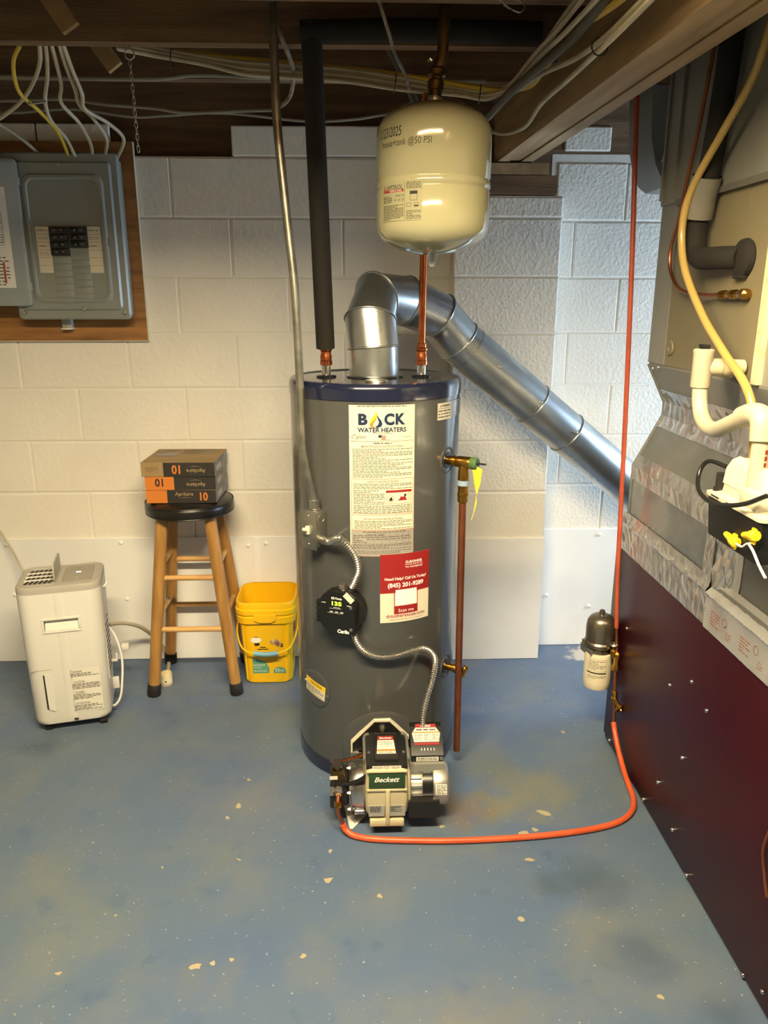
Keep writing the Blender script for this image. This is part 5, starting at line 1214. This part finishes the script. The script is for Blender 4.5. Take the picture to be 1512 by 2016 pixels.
for k in range(7): obj('cooling_rib', MB().tube([(.7345 + .0, 1.432 - k * .0105, 1.105), (.738, 1.432 - k * .0105, 1.135), (.747, 1.430 - k * .0105, 1.151), (.76, 1.428 - k * .0105, 1.157)], .003, 8), 'pump_cream', cov)
obj('front_block', MB().cbox((.745, 1.315, 1.10), (.045, .075, .036), bev=.008), 'pump_cream', cpn_)
for y in (1.425, 1.362): obj('lid_slot', MB().cbox((.7152, y, 1.0785), (.001, .032, .0028)), 'slot_dark', cpn_, 0)
obj('outlet_stub', MB().lathe([(.014, 0), (.014, .010), (.0105, .012), (.0105, .04)], (.738, 1.452, 1.080), seg=16), 'dark_plastic', cpn_)
obj('power_cord', MB().tube(smooth_path([(.74, 1.44, 1.135), (.722, 1.475, 1.140), (.712, 1.488, 1.125), (.702, 1.478, 1.102), (.690, 1.44, 1.085), (.688, 1.385, 1.078), (.694, 1.335, 1.085), (.705, 1.29, 1.10), (.72, 1.25, 1.125)], 8), .0045, 12), 'black_satin', cpn_)
for (y, z, d) in ((1.325, 1.018, (0, 1, .12)), (1.262, 1.048, (0, 1, -.25))):
    nn = obj('wire_nut', MB().cbox((.712, y - .003, z), (.005, .014, .030), bev=.002).lathe([(.0085, -.012), (.0105, -.010), (.0105, .004), (.008, .008), (.006, .028), (.005, .033), (.001, .034)], (.712, y, z), d, 10), 'nut_yellow', cpn_)
obj('wires', MB().tube(smooth_path([(.711, 1.313, 1.016), (.710, 1.290, 1.018), (.709, 1.275, 1.028), (.71, 1.262, 1.034)], 5), .002, 8).tube(smooth_path([(.711, 1.27, 1.03), (.710, 1.250, 1.022), (.710, 1.225, 1.004), (.71, 1.20, .99)], 5), .0025, 8), 'ink_white', cpn_)
# copper sensor tube near the front of the furnace
tag(obj('sensor_tube', MB().tube(smooth_path([(.845, 1.262, .47), (.842, 1.268, .43), (.838, 1.276, .39), (.838, 1.28, .35), (.842, 1.268, .30), (.846, 1.255, .26)], 7), .0035, 8), 'copper_dull'), 'short bent copper tube on the side of the burgundy furnace', 'tube')
# unseen box added behind the furnace to keep window light off the floor
rt = thing('unseen_shade_box', 'unseen galvanised box added behind the burgundy furnace to shade the floor', 'duct', (1.31, 2.36, 0), world=True)
obj('duct_body', MB().cbox((1.31, 2.36, .89), (.38, .12, 1.78), bev=.004), 'galv_old', rt)
obj('shade_box_band', MB().cbox((1.31, 2.36, .70), (.388, .128, .02)), 'galv_old', rt, 0)
for (yc, zc, k) in ((1.58, .728, 3), (1.44, .728, 5), (1.30, .728, 7)):
    TP = flat((.8434, yc, zc), (0, -1, 0), (0, 0, 1)); mb = MB()
    TP.lines(mb, -.05, -.02, -.005, .018, 5, .25, .0, k); TP.lines(mb, .03, -.024, .05, -.004, 3, .25, .0, k + 1)
    for q in range(12):
        a, b = 2 * math.pi * q / 12, 2 * math.pi * (q + 1) / 12
        TP.poly(mb, [(.018 + r_ * math.cos(w_), .012 + r_ * math.sin(w_)) for r_, w_ in ((.009, a), (.0105, a), (.0105, b), (.009, b))], 0)
    obj('tape_print', mb, 'ink_brown', pl, 0, kind='stuff')
# ------------------------------------------------------------------ cables and small things under the ceiling
def cable(pts, r, m, label, group=None, flatten=None, name='cable'):
    o = obj(name, MB().tube(smooth_path(pts, 7), r, 8), m); tag(o, label, 'cable', group); return o
GB = 'cable bundle along the joists'
LB = 'dirty white cable in the bundle running below the joists'
rc = random.Random(5)
main = [(-.62, 2.27, 2.098), (-.526, 2.30, 2.090), (-.404, 2.31, 2.074), (-.294, 2.32, 2.066), (-.184, 2.32, 2.060), (-.017, 2.32, 2.051), (.137, 2.32, 2.032), (.293, 2.32, 2.014), (.378, 2.31, 2.003)]
tails = [[(.425, 2.22, 2.010), (.44, 2.0, 2.022), (.45, 1.80, 2.02), (.45, 1.5, 2.02), (.45, 1.2, 2.03)],
         [(.430, 2.26, 2.016), (.455, 2.05, 2.035), (.46, 1.8, 2.045), (.47, 1.5, 2.05), (.47, 1.2, 2.05)],
         [(.428, 2.20, 2.000), (.445, 2.02, 2.010), (.452, 1.8, 2.000), (.46, 1.5, 1.995), (.46, 1.2, 2.0)],
         [(.44, 2.25, 1.998), (.47, 2.06, 1.992), (.485, 1.84, 1.962), (.49, 1.645, 1.945), (.495, 1.45, 1.945), (.50, 1.2, 1.95)],
         [(.435, 2.24, 2.004), (.465, 2.08, 2.03), (.47, 1.8, 2.06), (.48, 1.5, 2.06), (.48, 1.2, 2.06)]]
for i, tl in enumerate(tails):
    oz = (i - 2) * .0075; oy = rc.uniform(-.012, .012)
    pts = [(x + rc.uniform(-.004, .004), y + oy, z + oz * (1 if x < .2 else .6) + (.012 * (5 - i) / 5 if x < -.4 else 0)) for x, y, z in main]
    cable(pts + tl, .0058, 'cable_white', LB, GB)
cable([(-.60, 2.30, 2.112), (-.5, 2.32, 2.105), (-.35, 2.34, 2.096), (-.15, 2.34, 2.082), (.05, 2.34, 2.066), (.2, 2.33, 2.046), (.33, 2.32, 2.026), (.42, 2.28, 2.008), (.47, 2.20, 2.000), (.478, 2.094, 2.007), (.480, 1.973, 2.012), (.482, 1.785, 2.008), (.484, 1.524, 1.975), (.49, 1.25, 1.97)], .0075, 'cable_yellow', 'thick yellow cable in the bundle turning along the girder')
cable([(.40, 2.80, 2.06), (.455, 2.74, 2.0), (.490, 2.62, 1.965), (.50, 2.371, 1.938), (.494, 2.162, 1.948), (.490, 1.918, 1.937), (.489, 1.644, 1.929), (.492, 1.45, 1.93), (.50, 1.2, 1.94)], .0056, 'cable_white', 'white cable sagging lowest along the girder side')
def tie(p, ax, r, lab): tag(obj('cable_tie', MB().torus(p, ax, r, .0016, 20, 6), 'black_satin'), lab, 'cable tie')
tie((-.484, 2.305, 2.084), (1, .1, -.1), .026, 'black tie round the cable bundle near the hanging chain')
tie((.120, 2.32, 2.032), (1, 0, -.12), .024, 'black tie round the cable bundle left of the expansion tank')
tie((.355, 2.312, 2.006), (1, -.1, -.1), .024, 'black tie round the cable bundle right of the expansion tank')
tie((.480, 2.0, 2.011), (0, 1, 0), .011, 'black tie round the thick yellow cable')
tie((.490, 1.66, 1.937), (0, 1, 0), .016, 'tie holding two white cables against the girder')
# cables dropping into the breaker panel
GD = 'cables dropping into the breaker panel'; LD = 'white cable dropping from the joists into the breaker panel'
for pts in ([(-.80, 2.26, 2.10), (-.825, 2.33, 2.085), (-.862, 2.42, 2.06), (-.904, 2.50, 2.02), (-.93, 2.60, 1.99), (-.93, 2.72, 1.96), (-.935, 2.80, 1.925), (-.94, 2.845, 1.915)],
            [(-.785, 2.26, 2.10), (-.805, 2.34, 2.08), (-.835, 2.45, 2.05), (-.865, 2.52, 2.02), (-.85, 2.62, 1.985), (-.86, 2.74, 1.95), (-.885, 2.83, 1.925), (-.89, 2.85, 1.915)],
            [(-.765, 2.26, 2.10), (-.785, 2.36, 2.07), (-.800, 2.46, 2.04), (-.812, 2.52, 2.015), (-.80, 2.6, 1.995), (-.80, 2.72, 1.96), (-.84, 2.82, 1.925), (-.845, 2.85, 1.915)],
            [(-.755, 2.26, 2.10), (-.770, 2.36, 2.065), (-.782, 2.46, 2.03), (-.80, 2.53, 2.005), (-.76, 2.62, 1.985), (-.745, 2.72, 1.96), (-.80, 2.83, 1.925), (-.82, 2.85, 1.914)],
            ):
    cable(pts, .0056, 'cable_white', LD, GD)
cable([(-1.35, 2.5, 2.08), (-1.22, 2.62, 2.04), (-1.12, 2.74, 1.99), (-1.06, 2.83, 1.93), (-1.05, 2.85, 1.915)], .0056, 'cable_white', 'white cable slanting alone across the wall top to the breaker panel')
cable([(-.815, 2.26, 2.10), (-.85, 2.34, 2.075), (-.905, 2.42, 2.045), (-.96, 2.48, 2.02), (-1.02, 2.52, 1.995), (-1.10, 2.56, 1.975), (-1.3, 2.62, 1.97)], .0056, 'cable_white', 'white cable sweeping sideways past the panel instead of entering it')
cable([(-.87, 2.27, 2.10), (-.915, 2.33, 2.08), (-.945, 2.40, 2.05), (-.955, 2.46, 2.025), (-.94, 2.55, 2.0), (-.935, 2.66, 1.97), (-.955, 2.79, 1.93), (-.965, 2.845, 1.915)], .0056, 'cable_yellow', 'yellow cable dropping into the breaker panel')
tag(obj('cable_staple', MB().tube([(-.90, 2.50, 2.03), (-.90, 2.49, 2.015), (-.95, 2.49, 2.008), (-.955, 2.50, 2.02)], .003, 6), 'zinc'), 'small metal staple gathering cables above the breaker panel', 'staple')
# cables slung along the wall
cable([(-1.6, 2.60, 2.04), (-1.076, 2.60, 2.042), (-.876, 2.60, 2.048), (-.77, 2.60, 2.035), (-.616, 2.60, 2.025), (-.508, 2.60, 2.013), (-.336, 2.60, 2.020), (-.23, 2.59, 2.021)], .005, 'cable_grey', 'grey cable strung past the hanging chain, meeting the paint-spattered cable by the conduit')
cable([(-1.6, 2.75, 2.03), (-1.143, 2.75, 2.039), (-.914, 2.75, 2.053), (-.72, 2.75, 2.032), (-.604, 2.75, 2.037), (-.422, 2.75, 2.046), (-.156, 2.75, 2.024), (.0, 2.75, 2.030), (.112, 2.75, 2.046), (.25, 2.75, 2.06)], .005, 'cable_grey', 'grey cable sagging along the wall top and running behind the expansion tank')
cable([(-1.6, 2.48, 2.085), (-1.0, 2.50, 2.083), (-.6, 2.50, 2.080), (-.45, 2.50, 2.092), (-.2, 2.50, 2.086), (.1, 2.50, 2.082), (.4, 2.5, 2.085)], .006, 'cable_grey', 'grey cable lying close under the second joist')
cable([(-.24, 2.59, 2.020), (-.19, 2.50, 2.030), (-.168, 2.40, 2.045), (-.160, 2.30, 2.062), (-.168, 2.20, 2.078), (-.178, 2.165, 2.10), (-.195, 2.155, 2.155), (-.205, 2.15, 2.20), (-.21, 2.15, 2.29)], .0062, 'cable_dirty', 'paint-spattered white cable hanging down beside the conduit', name='painted_cable')
cable([(.02, 1.862, 2.11), (.045, 1.868, 2.098), (.06, 1.88, 2.085), (.085, 1.95, 2.045), (.105, 2.03, 2.02), (.135, 2.12, 2.0), (.15, 2.20, 1.99), (.155, 2.28, 2.02)], .0042, 'cable_dirty', 'thin paint-spattered wire hanging above the expansion tank', name='hanging_wire')
tag(obj('grey_pipe', MB().tube(smooth_path([(.10, 2.42, 2.16), (.14, 2.44, 2.10), (.185, 2.46, 2.02), (.205, 2.47, 1.96), (.21, 2.48, 1.9)], 6), .012, 12), 'pipe_dark'), 'dark pipe slanting down behind the expansion tank', 'pipe')
tag(obj('water_pipe', MB().tube([(.36, 2.60, 1.94), (.42, 2.2, 1.985), (.47, 1.8, 1.99), (.478, 1.2, 2.0)], .011, 12), 'pipe_dark'), 'dark grey pipe running along the girder under the cables', 'pipe')
# plumber's strap
ps_ = thing('plumbers_strap', 'perforated galvanised strap dangling from a joist near the girder', 'strap', (.3, 1.86, 2.09), world=True)
sp_ = smooth_path([(.282, 1.860, 2.092), (.300, 1.858, 2.094), (.318, 1.855, 2.078), (.342, 1.850, 2.060), (.366, 1.848, 2.052), (.376, 1.850, 2.066), (.360, 1.862, 2.082), (.338, 1.868, 2.096)], 5)
mb = MB(); frs_ = frames(sp_); vs = []; fs = []
for p, (t_, n_, b_) in zip(sp_, frs_): vs += [p + V(0, -.009, .0), p + V(0, .009, .004)]
for i in range(len(sp_) - 1): fs.append((2 * i, 2 * i + 1, 2 * i + 3, 2 * i + 2))
o = obj('band', mb.add(vs, fs), 'zinc', ps_, 60); o.modifiers.new('t', 'SOLIDIFY').thickness = .0012
for i in range(4, len(sp_) - 1, 4): obj('hole', MB().lathe([(.0035, -.001), (.0035, .001)], sp_[i] + V(0, 0, .002), frs_[i][0].cross(V(0, 1, .2)), 10), 'slot_dark', ps_)
# hanging chain
hc = thing('hanging_chain', 'thin steel chain hanging from a hook under the joist', 'chain', (-.572, 2.215, 1.835), world=True)
obj('screw_eye', MB().torus((-.573, 2.215, 2.066), (0, 1, 0), .0115, .002, 20, 8).cyl((-.573, 2.215, 2.076), (-.573, 2.215, 2.092), .002, seg=8), 'zinc', hc)
lm = None
for k in range(15):
    z = 2.046 - k * .0145
    if lm is None:
        mb = MB(); pts = [V(.0035 * math.cos(a), 0, .0095 * math.sin(a)) for a in [2 * math.pi * i / 12 for i in range(13)]]; mb.tube(pts, .0011, 6, False)
        lo = obj('link', MB().add(mb.v, mb.f), 'zinc', hc); lm = lo.data
        lo.location = (0, 0, 0)
        for v in lm.vertices: v.co += Vector((-.572, 2.215, 1.835))
    else:
        lo = bpy.data.objects.new('link', lm); COL.objects.link(lo); lo.parent = hc
    lo.location = (-.001 + .0002 * k, 0, z - 1.835)
    lo.rotation_euler = (0, 0, R(90 * (k % 2) + 30))
